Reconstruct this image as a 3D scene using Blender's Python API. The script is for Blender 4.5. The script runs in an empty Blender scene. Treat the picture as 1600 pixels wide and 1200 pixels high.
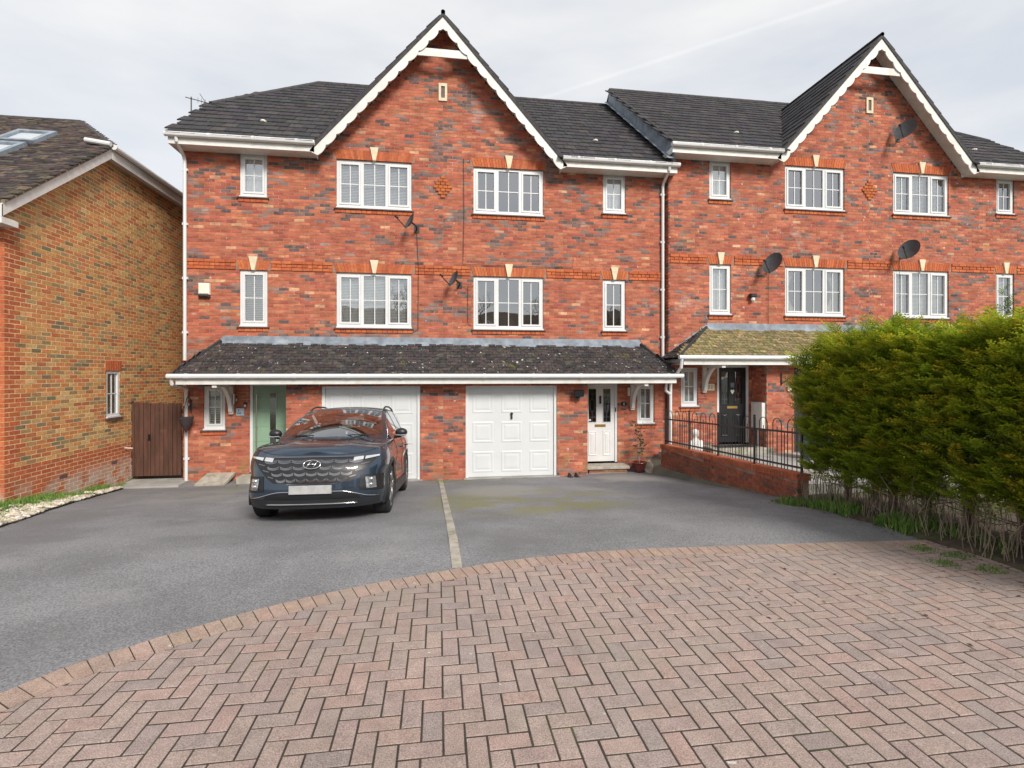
import bpy, math, random
import numpy as np
from mathutils import Vector, Matrix, Euler
R = math.radians
rnd = random.Random(11)
scene = bpy.context.scene
COL = scene.collection

# ------------------------------------------------------------------ camera
cam_d = bpy.data.cameras.new('camera'); cam = bpy.data.objects.new('camera', cam_d); COL.objects.link(cam)
cam.location = (0.0, -12.3, 1.72)
cam.rotation_euler = (R(90), 0, R(-8.2))
cam_d.sensor_width = 36.0; cam_d.lens = 18.0
cam_d.shift_y = -17/1600.0
cam_d.clip_start = 0.05; cam_d.clip_end = 2000
scene.camera = cam
# ------------------------------------------------------------------ world
SUN_AZ, SUN_EL = R(23), R(36)
to_sun = Vector((math.sin(SUN_AZ)*math.cos(SUN_EL), -math.cos(SUN_AZ)*math.cos(SUN_EL), math.sin(SUN_EL)))
w = bpy.data.worlds.new('World'); scene.world = w; w.use_nodes = True
nt = w.node_tree; nt.nodes.clear()
def wn(t, **k):
    n = nt.nodes.new(t)
    for a, b in k.items(): setattr(n, a, b)
    return n
out = wn('ShaderNodeOutputWorld'); mix = wn('ShaderNodeMixShader')
bg1 = wn('ShaderNodeBackground'); bg2 = wn('ShaderNodeBackground')
sky = wn('ShaderNodeTexSky'); sky.sky_type = 'NISHITA'; sky.sun_disc = False
sky.sun_elevation = SUN_EL; sky.sun_rotation = math.atan2(to_sun.x, to_sun.y)
bg1.inputs['Strength'].default_value = 0.12
nt.links.new(sky.outputs[0], bg1.inputs[0])
tc = wn('ShaderNodeTexCoord'); mp = wn('ShaderNodeMapping'); mp.inputs['Scale'].default_value = (0.8, 1.3, 3.4)
mp.inputs['Rotation'].default_value = (0.15, 0.1, 0.4)
nz = wn('ShaderNodeTexNoise'); nz.inputs['Scale'].default_value = 2.0; nz.inputs['Detail'].default_value = 7; nz.inputs['Roughness'].default_value = 0.52
nt.links.new(tc.outputs['Generated'], mp.inputs[0]); nt.links.new(mp.outputs[0], nz.inputs['Vector'])
cr = wn('ShaderNodeValToRGB')
cr.color_ramp.elements[0].position = 0.36; cr.color_ramp.elements[0].color = (0.59, 0.615, 0.655, 1)
cr.color_ramp.elements[1].position = 0.66; cr.color_ramp.elements[1].color = (0.80, 0.79, 0.77, 1)
nt.links.new(nz.outputs['Fac'], cr.inputs[0])
# faint vapour trail: a thin great-circle streak broken up by noise
def sray(x, y):
    u, v = (x-800)/800, (583-y)/800; s_, c_ = math.sin(R(8.2)), math.cos(R(8.2)); return Vector((s_+u*c_, c_-u*s_, v)).normalized()
tn = sray(925, 128).cross(sray(1310, 2)).normalized()
nrmv = wn('ShaderNodeVectorMath', operation='NORMALIZE'); nt.links.new(tc.outputs['Generated'], nrmv.inputs[0])
dt = wn('ShaderNodeVectorMath', operation='DOT_PRODUCT'); nt.links.new(nrmv.outputs[0], dt.inputs[0]); dt.inputs[1].default_value = tn
ab = wn('ShaderNodeMath', operation='ABSOLUTE'); nt.links.new(dt.outputs['Value'], ab.inputs[0])
mrg = wn('ShaderNodeMapRange', interpolation_type='SMOOTHSTEP')
for i_, v_ in enumerate((0.0, 0.005, 0.34, 0.0)): mrg.inputs[i_+1].default_value = v_
nt.links.new(ab.outputs[0], mrg.inputs[0])
tm = wn('ShaderNodeMath', operation='MULTIPLY'); nt.links.new(mrg.outputs[0], tm.inputs[0]); nt.links.new(nz.outputs['Fac'], tm.inputs[1])
tmx = wn('ShaderNodeMix', data_type='RGBA'); nt.links.new(tm.outputs[0], tmx.inputs[0]); nt.links.new(cr.outputs[0], tmx.inputs[6]); tmx.inputs[7].default_value = (.98, .97, .95, 1)
nt.links.new(tmx.outputs[2], bg2.inputs[0])
bg2.inputs['Strength'].default_value = 0.76
mix.inputs[0].default_value = 0.88
nt.links.new(bg1.outputs[0], mix.inputs[1]); nt.links.new(bg2.outputs[0], mix.inputs[2]); nt.links.new(mix.outputs[0], out.inputs[0])
# ------------------------------------------------------------------ sun
sd = bpy.data.lights.new('sun', 'SUN'); sd.energy = 2.5; sd.angle = R(18); sd.color = (1.0, 0.95, 0.87)
so = bpy.data.objects.new('sun', sd); COL.objects.link(so); so.location = (10, -20, 20)
so.rotation_euler = (-to_sun).to_track_quat('-Z', 'Y').to_euler()
scene.view_settings.view_transform = 'Standard'; scene.view_settings.look = 'None'
scene.view_settings.exposure = 0.72; scene.view_settings.gamma = 1.0; scene.view_settings.use_curve_mapping = False

# ------------------------------------------------------------------ helpers
def vhash(i, j, s=0):
    h = math.sin(i*127.1 + j*311.7 + s*74.7)*43758.5453
    return h - math.floor(h)
def vn(x, y, s=0):
    i, j = math.floor(x), math.floor(y); fx, fy = x-i, y-j
    fx = fx*fx*(3-2*fx); fy = fy*fy*(3-2*fy)
    a = vhash(i, j, s)*(1-fx)+vhash(i+1, j, s)*fx
    b = vhash(i, j+1, s)*(1-fx)+vhash(i+1, j+1, s)*fx
    return a*(1-fy)+b*fy
def sstep(a, b, x):
    t = max(0., min(1., (x-a)/(b-a))); return t*t*(3-2*t)
def jit(c, a, r=rnd):
    k = 1+r.uniform(-a, a); return tuple(max(0.0, v*k*(1+r.uniform(-a, a)*.35)) for v in c)

def mk(name, base=(.5, .5, .5), rough=.6, metal=0., var=.12, scale=6., bump=0., bscale=60., coat=0., attr=False, spec=.5,
       speck=None, stains=(), detail=4, stretch=None):
    """procedural material. attr: colour = 'Col' attribute * object colour. stains: (colour, scale, lo, hi, amount[, zlo, zhi])"""
    m = bpy.data.materials.new(name); m.use_nodes = True; t = m.node_tree; N = t.nodes; L = t.links
    b = N['Principled BSDF']; b.inputs['Roughness'].default_value = rough; b.inputs['Metallic'].default_value = metal
    b.inputs['Coat Weight'].default_value = coat; b.inputs['Coat Roughness'].default_value = .04
    b.inputs['Specular IOR Level'].default_value = spec
    g = N.new('ShaderNodeNewGeometry')
    if attr:
        a = N.new('ShaderNodeAttribute'); a.attribute_name = 'Col'
        oi = N.new('ShaderNodeObjectInfo'); mm = N.new('ShaderNodeMix'); mm.data_type = 'RGBA'; mm.blend_type = 'MULTIPLY'; mm.inputs[0].default_value = 1
        L.new(a.outputs['Color'], mm.inputs[6]); L.new(oi.outputs['Color'], mm.inputs[7]); c = mm.outputs[2]
    else:
        q = N.new('ShaderNodeRGB'); q.outputs[0].default_value = (*base, 1); c = q.outputs[0]
    pos = g.outputs['Position']
    if stretch:
        mpn = N.new('ShaderNodeMapping'); mpn.inputs['Scale'].default_value = stretch; L.new(pos, mpn.inputs[0]); pos2 = mpn.outputs[0]
    else: pos2 = pos
    def noise(sc, det=4, ro=.55, vec=None):
        n = N.new('ShaderNodeTexNoise'); n.inputs['Scale'].default_value = sc; n.inputs['Detail'].default_value = det; n.inputs['Roughness'].default_value = ro
        L.new(vec or pos, n.inputs['Vector']); return n.outputs['Fac']
    def rng(s, lo, hi, a, bb):
        r = N.new('ShaderNodeMapRange'); r.interpolation_type = 'SMOOTHSTEP'
        for i, v in enumerate((lo, hi, a, bb)): r.inputs[i+1].default_value = v
        L.new(s, r.inputs[0]); return r.outputs[0]
    def mul(x, y, op='MULTIPLY'):
        n = N.new('ShaderNodeMath'); n.operation = op; L.new(x, n.inputs[0])
        if isinstance(y, float): n.inputs[1].default_value = y
        else: L.new(y, n.inputs[1])
        return n.outputs[0]
    if var > 0:
        v = rng(noise(scale, detail, .6, pos2), .3, .7, 1-var, 1+var)
        h = N.new('ShaderNodeVectorMath'); h.operation = 'SCALE'; L.new(c, h.inputs[0]); L.new(v, h.inputs['Scale']); c = h.outputs[0]
    if speck:
        sc, amt = speck
        v = rng(noise(sc, 2, .7), .3, .7, 1-amt, 1+amt)
        h = N.new('ShaderNodeVectorMath'); h.operation = 'SCALE'; L.new(c, h.inputs[0]); L.new(v, h.inputs['Scale']); c = h.outputs[0]
    for st in stains:
        colr, sc, lo, hi, amt = st[:5]
        f = rng(noise(sc, 5, .65), lo, hi, 0., amt)
        if len(st) > 5:
            sp = N.new('ShaderNodeSeparateXYZ'); L.new(pos, sp.inputs[0])
            if len(st) == 7: f = mul(f, rng(sp.outputs[2], st[5], st[6], 1., 0.))
            else:      # centred patch: (x, y, r0, r1)
                dv = N.new('ShaderNodeVectorMath'); dv.operation = 'DISTANCE'; L.new(pos, dv.inputs[0]); dv.inputs[1].default_value = st[5]
                f = mul(f, rng(dv.outputs['Value'], st[6], st[7], 1., 0.))
        x = N.new('ShaderNodeMix'); x.data_type = 'RGBA'; L.new(f, x.inputs[0]); L.new(c, x.inputs[6]); x.inputs[7].default_value = (*colr, 1); c = x.outputs[2]
    L.new(c, b.inputs['Base Color'])
    if bump > 0:
        bp = N.new('ShaderNodeBump'); bp.inputs['Strength'].default_value = bump; bp.inputs['Distance'].default_value = .01
        L.new(noise(bscale, 3, .6), bp.inputs['Height']); L.new(bp.outputs[0], b.inputs['Normal'])
    return m

def glass_mat(name, refl=.18, tint=(.9, .95, .95), wav=0.02, power=1.0):
    m = bpy.data.materials.new(name); m.use_nodes = True; t = m.node_tree; N = t.nodes; L = t.links; N.clear()
    o = N.new('ShaderNodeOutputMaterial'); mx = N.new('ShaderNodeMixShader'); tr = N.new('ShaderNodeBsdfTransparent'); gl = N.new('ShaderNodeBsdfGlossy')
    tr.inputs[0].default_value = (*tint, 1); gl.inputs['Roughness'].default_value = .012; gl.inputs[0].default_value = (.95, .97, 1, 1)
    fr = N.new('ShaderNodeFresnel'); fr.inputs[0].default_value = 1.5
    mr = N.new('ShaderNodeMapRange'); mr.inputs[1].default_value = .04; mr.inputs[2].default_value = .6; mr.inputs[3].default_value = refl; mr.inputs[4].default_value = .9
    L.new(fr.outputs[0], mr.inputs[0]); L.new(mr.outputs[0], mx.inputs[0]); L.new(tr.outputs[0], mx.inputs[1]); L.new(gl.outputs[0], mx.inputs[2]); L.new(mx.outputs[0], o.inputs[0])
    if wav:
        n = N.new('ShaderNodeTexNoise'); n.inputs['Scale'].default_value = 2.2; n.inputs['Detail'].default_value = 1
        g = N.new('ShaderNodeNewGeometry'); L.new(g.outputs['Position'], n.inputs['Vector'])
        bp = N.new('ShaderNodeBump'); bp.inputs['Strength'].default_value = wav; bp.inputs['Distance'].default_value = .05
        L.new(n.outputs['Fac'], bp.inputs['Height']); L.new(bp.outputs[0], gl.inputs['Normal'])
    return m

INV = {}
def par(o, p):
    if p is None: return
    o.parent = p
    if p.name in INV: o.matrix_parent_inverse = INV[p.name]
def tag(o, label=None, cat=None, group=None, kind=None):
    if label: o['label'] = label
    if cat: o['category'] = cat
    if group: o['group'] = group
    if kind: o['kind'] = kind
    return o
def empty(name, loc, label, cat, group=None, rot=None):
    o = bpy.data.objects.new(name, None); COL.objects.link(o); o.location = loc; o.empty_display_size = .2
    if rot is None: INV[o.name] = Matrix.Translation(loc).inverted()
    else: o.rotation_euler = rot
    return tag(o, label, cat, group)

class MB:
    def __init__(s): s.v = []; s.f = []; s.c = []
    def add(s, vs, fs, col=None):
        n = len(s.v); s.v.extend(vs); s.f.extend([tuple(i+n for i in f) for f in fs])
        if col is not None: s.c.extend([col]*len(vs))
        return s
    def box(s, x0, x1, y0, y1, z0, z1, col=None):
        if x0 > x1: x0, x1 = x1, x0
        if y0 > y1: y0, y1 = y1, y0
        if z0 > z1: z0, z1 = z1, z0
        return s.add([(x0, y0, z0), (x1, y0, z0), (x1, y1, z0), (x0, y1, z0), (x0, y0, z1), (x1, y0, z1), (x1, y1, z1), (x0, y1, z1)],
              [(0, 3, 2, 1), (4, 5, 6, 7), (0, 1, 5, 4), (1, 2, 6, 5), (2, 3, 7, 6), (3, 0, 4, 7)], col)
    def bevbox(s, x0, x1, y0, y1, z0, z1, b, front='y', col=None):
        """box whose front (-y, +x or +z) face has a chamfer b"""
        if x0 > x1: x0, x1 = x1, x0
        if front == 'y':
            vs = [(x0, y1, z0), (x1, y1, z0), (x1, y1, z1), (x0, y1, z1), (x0, y0+b, z0), (x1, y0+b, z0), (x1, y0+b, z1), (x0, y0+b, z1),
                  (x0+b, y0, z0+b), (x1-b, y0, z0+b), (x1-b, y0, z1-b), (x0+b, y0, z1-b)]
        elif front == 'z':
            vs = [(x0, y0, z0), (x0, y1, z0), (x1, y1, z0), (x1, y0, z0), (x0, y0, z1-b), (x0, y1, z1-b), (x1, y1, z1-b), (x1, y0, z1-b),
                  (x0+b, y0+b, z1), (x0+b, y1-b, z1), (x1-b, y1-b, z1), (x1-b, y0+b, z1)]
            vs = [vs[i] for i in (3, 2, 1, 0, 7, 6, 5, 4, 11, 10, 9, 8)]
        else:
            vs = [(x0, y1, z0), (x0, y0, z0), (x0, y0, z1), (x0, y1, z1), (x1-b, y1, z0), (x1-b, y0, z0), (x1-b, y0, z1), (x1-b, y1, z1),
                  (x1, y1-b, z0+b), (x1, y0+b, z0+b), (x1, y0+b, z1-b), (x1, y1-b, z1-b)]
            vs = [vs[i] for i in (1, 0, 3, 2, 5, 4, 7, 6, 9, 8, 11, 10)]
        fs = [(8, 9, 10, 11), (4, 5, 9, 8), (5, 6, 10, 9), (6, 7, 11, 10), (7, 4, 8, 11), (0, 1, 5, 4), (1, 2, 6, 5), (2, 3, 7, 6), (3, 0, 4, 7)]
        return s.add(vs, fs, col)
    def quad(s, a, b, c, d, col=None): return s.add([a, b, c, d], [(0, 1, 2, 3)], col)
    def poly(s, pts, col=None): return s.add(list(pts), [tuple(range(len(pts)))], col)
    def prism(s, pts, off, col=None):
        n = len(pts); o = Vector(off); a = [tuple(p) for p in pts]; b = [tuple(Vector(p)+o) for p in pts]
        fs = [tuple(range(n)), tuple(range(2*n-1, n-1, -1))]+[(i, i+n, (i+1) % n+n, (i+1) % n) for i in range(n)]
        return s.add(a+b, fs, col)
    def tube(s, pts, r, n=8, col=None, caps=True):
        pts = [Vector(p) for p in pts]; rs = r if isinstance(r, (list, tuple)) else [r]*len(pts)
        vs = []; fs = []; up = None
        for i, p in enumerate(pts):
            d = (pts[min(i+1, len(pts)-1)]-pts[max(i-1, 0)]).normalized()
            if up is None: up = Vector((0, 0, 1)) if abs(d.z) < .9 else Vector((1, 0, 0))
            x = d.cross(up).normalized(); y = x.cross(d).normalized(); up = y
            for k in range(n):
                a = 2*math.pi*k/n; vs.append(tuple(p+(x*math.cos(a)+y*math.sin(a))*rs[i]))
        for i in range(len(pts)-1):
            for k in range(n): fs.append((i*n+k, i*n+(k+1) % n, (i+1)*n+(k+1) % n, (i+1)*n+k))
        if caps: fs.append(tuple(range(n-1, -1, -1))); fs.append(tuple((len(pts)-1)*n+k for k in range(n)))
        return s.add(vs, fs, col)
    def lathe(s, prof, n=20, o=(0, 0, 0), ax='z', col=None):
        vs = []; fs = []
        for r, h in prof:
            for k in range(n):
                a = 2*math.pi*k/n; p = (r*math.cos(a), r*math.sin(a), h)
                if ax == 'x': p = (p[2], p[0], p[1])
                if ax == 'y': p = (p[0], p[2], p[1])
                vs.append((p[0]+o[0], p[1]+o[1], p[2]+o[2]))
        for i in range(len(prof)-1):
            for k in range(n): fs.append((i*n+k, i*n+(k+1) % n, (i+1)*n+(k+1) % n, (i+1)*n+k))
        return s.add(vs, fs, col)
    def ball(s, c, r, n=10, m=7, col=None):
        if not isinstance(r, tuple): r = (r, r, r)
        vs = []; fs = []
        for i in range(m+1):
            t = math.pi*i/m
            for k in range(n):
                a = 2*math.pi*k/n; vs.append((c[0]+r[0]*math.sin(t)*math.cos(a), c[1]+r[1]*math.sin(t)*math.sin(a), c[2]+r[2]*math.cos(t)))
        for i in range(m):
            for k in range(n): fs.append((i*n+k, (i+1)*n+k, (i+1)*n+(k+1) % n, i*n+(k+1) % n))
        return s.add(vs, fs, col)
    def mesh(s, name, mat, smooth=False):
        me = bpy.data.meshes.new(name); me.from_pydata(s.v, [], s.f); me.update()
        if mat: me.materials.append(mat)
        if s.c:
            at = me.attributes.new('Col', 'FLOAT_COLOR', 'POINT')
            arr = np.ones((len(s.v), 4), dtype=np.float32); arr[:, :3] = np.array(s.c, dtype=np.float32); at.data.foreach_set('color', arr.ravel())
        if smooth: me.polygons.foreach_set('use_smooth', [True]*len(me.polygons))
        return me
    def build(s, name, mat, parent=None, smooth=False, label=None, cat=None, group=None, kind=None):
        o = bpy.data.objects.new(name, s.mesh(name, mat, smooth)); COL.objects.link(o); par(o, parent)
        return tag(o, label, cat, group, kind)
def inst(name, me, parent, M, color):
    o = bpy.data.objects.new(name, me); COL.objects.link(o); o.parent = parent; o.matrix_basis = M; o.color = (*color, 1); return o
def autosmooth(o, ang=35):
    me = o.data; me.polygons.foreach_set('use_smooth', [True]*len(me.polygons))
    me.set_sharp_from_angle(angle=R(ang))

# camera maths (only to rank which pieces show largest)
_s, _c = math.sin(R(8.2)), math.cos(R(8.2))
def depth(X, Y, Z): return X*_s+(Y+12.3)*_c
def scr(X, Y, Z):
    d = depth(X, Y, Z); return (800+800*(X*_c-(Y+12.3)*_s)/d, 583-800*(Z-1.72)/d, d)

def gz(Y):
    a = -6.9
    if Y < a-.6: return 0.
    if Y < a+.6: return -.11*(Y-a+.6)**2/2.4
    return max(-.69, -.11*(Y-a))

# ------------------------------------------------------------------ materials
M = {}
M['brick'] = mk('red_brick', attr=True, rough=.85, var=.30, scale=3.2, stretch=(1, 1, 2.6), bump=.35, bscale=90, spec=.25,
    stains=[((.39, .12, .068), 13., .48, .62, .5), ((.17, .12, .11), 15., .62, .70, .5), ((.52, .42, .37), 1.6, .60, .74, .45), ((.66, .58, .53), 9., .64, .70, .65), ((.20, .21, .06), 2.2, .50, .66, .55, -.55, .15)])
M['brick_l'] = mk('buff_brick', attr=True, rough=.85, var=.20, scale=25, bump=.35, bscale=90, spec=.25,
    stains=[((.55, .45, .32), 3., .66, .76, .35), ((.46, .42, .38), 2.4, .36, .55, .8, -.42, .02), ((.44, .17, .065), 12., .5, .62, .4)])
M['mortar'] = mk('pink_mortar', (.31, .19, .145), .95, var=.2, scale=5, bump=.3, stains=[((.62, .55, .50), 1.3, .58, .72, .7), ((.24, .14, .11), .8, .5, .62, .6)])
M['mortar_l'] = mk('cream_mortar', (.72, .57, .34), .95, var=.15, scale=5, bump=.3)
M['soldier'] = mk('orange_rubbed_brick', attr=True, rough=.85, var=.15, scale=20, bump=.3, spec=.25)
M['stone'] = mk('cream_stone', (.66, .57, .40), .85, var=.10, scale=12, bump=.2)
M['upvc'] = mk('white_upvc', (.66, .665, .665), .35, var=.04, scale=3, stains=[((.55, .53, .47), 2.5, .62, .8, .35)])
M['paintw'] = mk('white_painted_board', (.66, .65, .62), .5, var=.08, scale=4, stains=[((.52, .46, .34), 3., .52, .75, .55), ((.35, .34, .30), 9., .62, .75, .35)])
M['gdoor'] = mk('white_garage_door', (.61, .625, .63), .38, var=.03, scale=2)
M['tile'] = mk('dark_concrete_tile', attr=True, rough=.88, var=.25, scale=14, bump=.4, bscale=120, spec=.2, stains=[((.45, .45, .43), 9., .69, .76, .55)])
M['tile_c'] = mk('weathered_canopy_tile', attr=True, rough=.92, var=.35, scale=16, bump=.6, bscale=70, spec=.15,
    stains=[((.74, .73, .70), 11., .655, .672, .9), ((.16, .17, .03), 2.0, .62, .74, .7)])
M['felt'] = mk('dark_roof_underlay', (.03, .03, .03), .95, var=.2)
M['lead'] = mk('lead_flashing', (.20, .23, .27), .55, .0, var=.25, scale=5, bump=.4, bscale=14, stains=[((.42, .45, .48), 3., .55, .75, .5)])
M['sill'] = mk('brown_sill_tile', (.11, .07, .065), .6, var=.2, scale=12)
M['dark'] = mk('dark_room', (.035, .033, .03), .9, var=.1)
M['blind'] = mk('white_blind', (.74, .74, .72), .6, var=.04)
M['woodblind'] = mk('grey_wood_blind', (.46, .43, .35), .6, var=.1)
M['curtain'] = mk('cream_curtain', (.62, .58, .50), .8, var=.12, scale=5)
M['glass'] = glass_mat('window_glass', .33, (.90, .94, .95), .04)
M['cglass'] = glass_mat('car_glass', .30, (.50, .56, .54), 0)
M['black'] = mk('black_metal', (.012, .012, .014), .4, var=.1)
M['blackp'] = mk('black_plastic', (.022, .022, .024), .55, var=.15)
M['brass'] = mk('brass', (.70, .48, .16), .3, .9, var=.05)
M['steel'] = mk('brushed_steel', (.60, .58, .53), .3, .9, var=.05)
M['sage'] = mk('sage_green_door', (.235, .36, .255), .45, var=.05, scale=5)
M['cream_p'] = mk('cream_plastic', (.78, .74, .62), .45, var=.05)
M['dish'] = mk('dark_grey_dish', (.055, .06, .065), .6, var=.15)
M['slab'] = mk('paving_slab', (.36, .33, .28), .9, var=.2, scale=6, bump=.4, speck=(160, .2), stains=[((.16, .17, .08), 4., .5, .68, .6)])
M['conc'] = mk('concrete', (.33, .32, .30), .92, var=.2, scale=2, bump=.3, speck=(120, .25), stains=[((.18, .18, .14), 1.2, .5, .7, .6)])
M['tarmac'] = mk('worn_tarmac', (.20, .199, .207), .92, var=.16, scale=.9, bump=.5, bscale=140, speck=(75, .36), spec=.3, detail=6,
    stains=[((.15, .148, .15), .55, .50, .68, .6), ((.31, .305, .30), .8, .56, .74, .5),
            ((.20, .195, .075), 1.3, .40, .54, .68, (1.4, -4.2, -.3), 1.0, 2.0), ((.27, .262, .25), 1.2, .34, .50, .8, (1.15, -3.0, -.45), .5, 1.2),
            ((.16, .165, .08), 2.2, .44, .60, .6, (.6, -1.2, -.6), .2, 1.6), ((.33, .31, .28), 1.0, .42, .56, .6, (4.0, -1.6, -.6), .3, 1.3),
            ((.17, .17, .09), 1.8, .46, .6, .55, (-3.9, -1.4, -.6), .4, 1.6), ((.28, .27, .25), 1.1, .4, .56, .55, (-4.3, -2.2, -.5), .3, 1.4)])
M['paver'] = mk('clay_block', attr=True, rough=.9, var=.10, scale=9, bump=.6, bscale=220, speck=(150, .34), spec=.25,
    stains=[((.62, .59, .54), 13., .695, .712, .9), ((.30, .27, .24), .8, .5, .68, .4)])
M['joint'] = mk('mossy_joint_sand', (.042, .032, .024), .98, var=.3, scale=8, bump=.6, stains=[((.075, .10, .015), 1.3, .52, .68, .7)])
M['soil'] = mk('dark_soil', (.07, .05, .035), .98, var=.4, scale=9, bump=1., bscale=40, stains=[((.05, .09, .015), 4., .45, .65, .7)])
M['ground'] = mk('rough_ground', (.14, .14, .11), .98, var=.3, scale=1.2, bump=.6)
M['leaf'] = mk('conifer_leaf', attr=True, rough=.6, var=.15, scale=9, spec=.3)
def translucent(m, f):
    t = m.node_tree; N = t.nodes; L = t.links; b = N['Principled BSDF']; o = N['Material Output']
    tr = N.new('ShaderNodeBsdfTranslucent'); mx = N.new('ShaderNodeMixShader'); mx.inputs[0].default_value = f
    L.new(b.inputs['Base Color'].links[0].from_socket, tr.inputs[0]); L.new(b.outputs[0], mx.inputs[1]); L.new(tr.outputs[0], mx.inputs[2]); L.new(mx.outputs[0], o.inputs[0])
translucent(M['leaf'], .45)
M['grass'] = mk('grass_blade', attr=True, rough=.7, var=.1, spec=.3)
M['bark'] = mk('brown_bark', (.17, .12, .085), .95, var=.35, scale=14, bump=1., bscale=50, stretch=(1, 1, .2))
M['twig'] = mk('dry_twig', (.26, .20, .15), .95, var=.3, scale=10)
M['gravel'] = mk('pale_gravel', attr=True, rough=.9, var=.2, scale=20, bump=.4)
M['gatewood'] = mk('brown_stained_wood', (.085, .036, .022), .7, var=.3, scale=10, bump=.3, bscale=60, stretch=(1, 1, .12), stains=[((.22, .12, .06), 3., .62, .75, .5)])
M['wicker'] = mk('dark_wicker', (.045, .032, .036), .8, var=.4, scale=60, bump=.8, bscale=120)
M['signb'] = mk('pale_blue_plaque', (.36, .45, .52), .5, var=.1, scale=20)
M['redglaze'] = mk('dark_red_glaze', (.13, .022, .018), .2, var=.2, coat=.5)
M['bluepot'] = mk('blue_grey_pot', (.10, .14, .19), .55, var=.15)
M['sage_d'] = mk('sage_green_groove', (.16, .26, .18), .6, var=.05)
M['brick_w'] = mk('dirty_wall_brick', attr=True, rough=.9, var=.25, scale=15, bump=.4, bscale=80, spec=.2,
    stains=[((.085, .06, .05), 1.8, .46, .66, .65), ((.50, .40, .35), 4., .66, .78, .4)])
M['tile_v'] = mk('bedded_verge', (.19, .15, .10), .95, var=.4, scale=18, bump=.7, bscale=40)
# ================================================================== GROUND
def grid_sheet(name, xs, ys, zf, mat, **k):
    mb = MB(); nx, ny = len(xs), len(ys)
    mb.v = [(x, y, zf(x, y)) for y in ys for x in xs]
    mb.f = [(j*nx+i, j*nx+i+1, (j+1)*nx+i+1, (j+1)*nx+i) for j in range(ny-1) for i in range(nx-1)]
    return mb.build(name, mat, smooth=True, **k)
def lin(a, b, n): return [a+(b-a)*i/(n-1) for i in range(n)]
ysg = [-900, -300, -90, -40, -20, -13]+lin(-11, 1, 49)+[6, 15, 40, 120, 400, 900]
xsg = [-900, -300, -80, -30, -16]+lin(-12, 18, 61)+[24, 40, 100, 300, 900]
def ground_z(x, y):
    k = sstep(5.25, 5.5, x); up = -.06-.26*sstep(-7.5, -2.0, y)
    return (gz(y)-.05)*(1-k)+up*k
grid_sheet('ground', xsg, ysg, ground_z, M['ground'], kind='structure')
def left_edge(y):      # left border of the tarmac
    P = [(-12.6, -6.2), (-7, -5.35), (-5.13, -5.36), (-3.08, -5.98), (-.03, -6.62), (1, -6.75)]
    for (a, xa), (b, xb) in zip(P, P[1:]):
        if y <= b: return xa+(xb-xa)*max(0, (y-a)/(b-a))
    return P[-1][1]
def tz(y): return gz(y)-.004
mb = MB(); ys = lin(-12.6, .25, 90); NX = 40
for y in ys:
    xl = left_edge(y)-.15
    for i in range(NX): 
        x = xl+(5.30-xl)*i/(NX-1); mb.v.append((x, y, tz(y)+.012*(vn(x*.7, y*.7)-.5)*sstep(-7.6, -6.4, y)))
mb.f = [(j*NX+i, j*NX+i+1, (j+1)*NX+i+1, (j+1)*NX+i) for j in range(len(ys)-1) for i in range(NX-1)]
mb.build('driveway', M['tarmac'], smooth=True, kind='structure')
# concrete strip dividing the two drives
mb = MB()
for k in range(8):
    y0 = -7.74+k*.92; y1 = min(y0+.912, -.85); x = .165-.015*k
    mb.add([(x-.045, y0, gz(y0)+.007), (x+.045, y0, gz(y0)+.007), (x+.035, y1, gz(y1)+.007), (x-.055, y1, gz(y1)+.007),
            (x-.045, y0, gz(y0)-.03), (x+.045, y0, gz(y0)-.03), (x+.035, y1, gz(y1)-.03), (x-.055, y1, gz(y1)-.03)],
           [(0, 1, 2, 3), (0, 4, 5, 1), (1, 5, 6, 2), (2, 6, 7, 3), (3, 7, 4, 0)])
mb.build('edging_strip', M['slab'], label='narrow weathered concrete strip dividing the two tarmac drives', cat='edging')
# ---------------------------------------------------------------- block paving
ARC = [(-4.6, -12.4), (-3.7, -11.3), (-3.0, -10.25), (-2.6, -9.6), (-2.32, -9.2), (-2.15, -8.98), (-1.91, -8.78), (-1.63, -8.58), (-1.3, -8.37), (-.91, -8.17), (-.44, -7.98), (.17, -7.79), (.67, -7.66), (1.3, -7.57), (1.95, -7.545), (3.26, -7.60), (4.91, -7.70), (6.2, -7.80)]
def catmull(P, n):
    P = [Vector((*p, 0)) for p in P]; out = []
    for i in range(len(P)-1):
        a = P[max(i-1, 0)]; b = P[i]; c = P[i+1]; d = P[min(i+2, len(P)-1)]
        for k in range(n):
            t = k/n; out.append(.5*((2*b)+(c-a)*t+(2*a-5*b+4*c-d)*t*t+(3*b-a-3*c+d)*t**3))
    out.append(P[-1]); return out
arc = catmull(ARC, 12)
cum = [0]
for a, b in zip(arc, arc[1:]): cum.append(cum[-1]+(b-a).length)
def arc_at(s):
    i = max(0, min(len(cum)-2, int(np.searchsorted(cum, s))-1)); t = (s-cum[i])/(cum[i+1]-cum[i])
    p = arc[i].lerp(arc[i+1], t); d = (arc[min(i+3, len(arc)-1)]-arc[max(i-2, 0)]).normalized()
    return p, d, Vector((d.y, -d.x, 0))            # inward = towards the paving
ax = np.array([p.x for p in arc]); ay = np.array([p.y for p in arc])
def arc_y(x): return float(np.interp(x, ax, ay))
base = MB(); pts = [(p.x, p.y, .0052) for p in arc]
base.poly(pts+[(6.2, -14.0, .0052), (-4.6, -14.0, .0052)])
base_o = base.build('paved_road', M['joint'], kind='structure')
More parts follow.
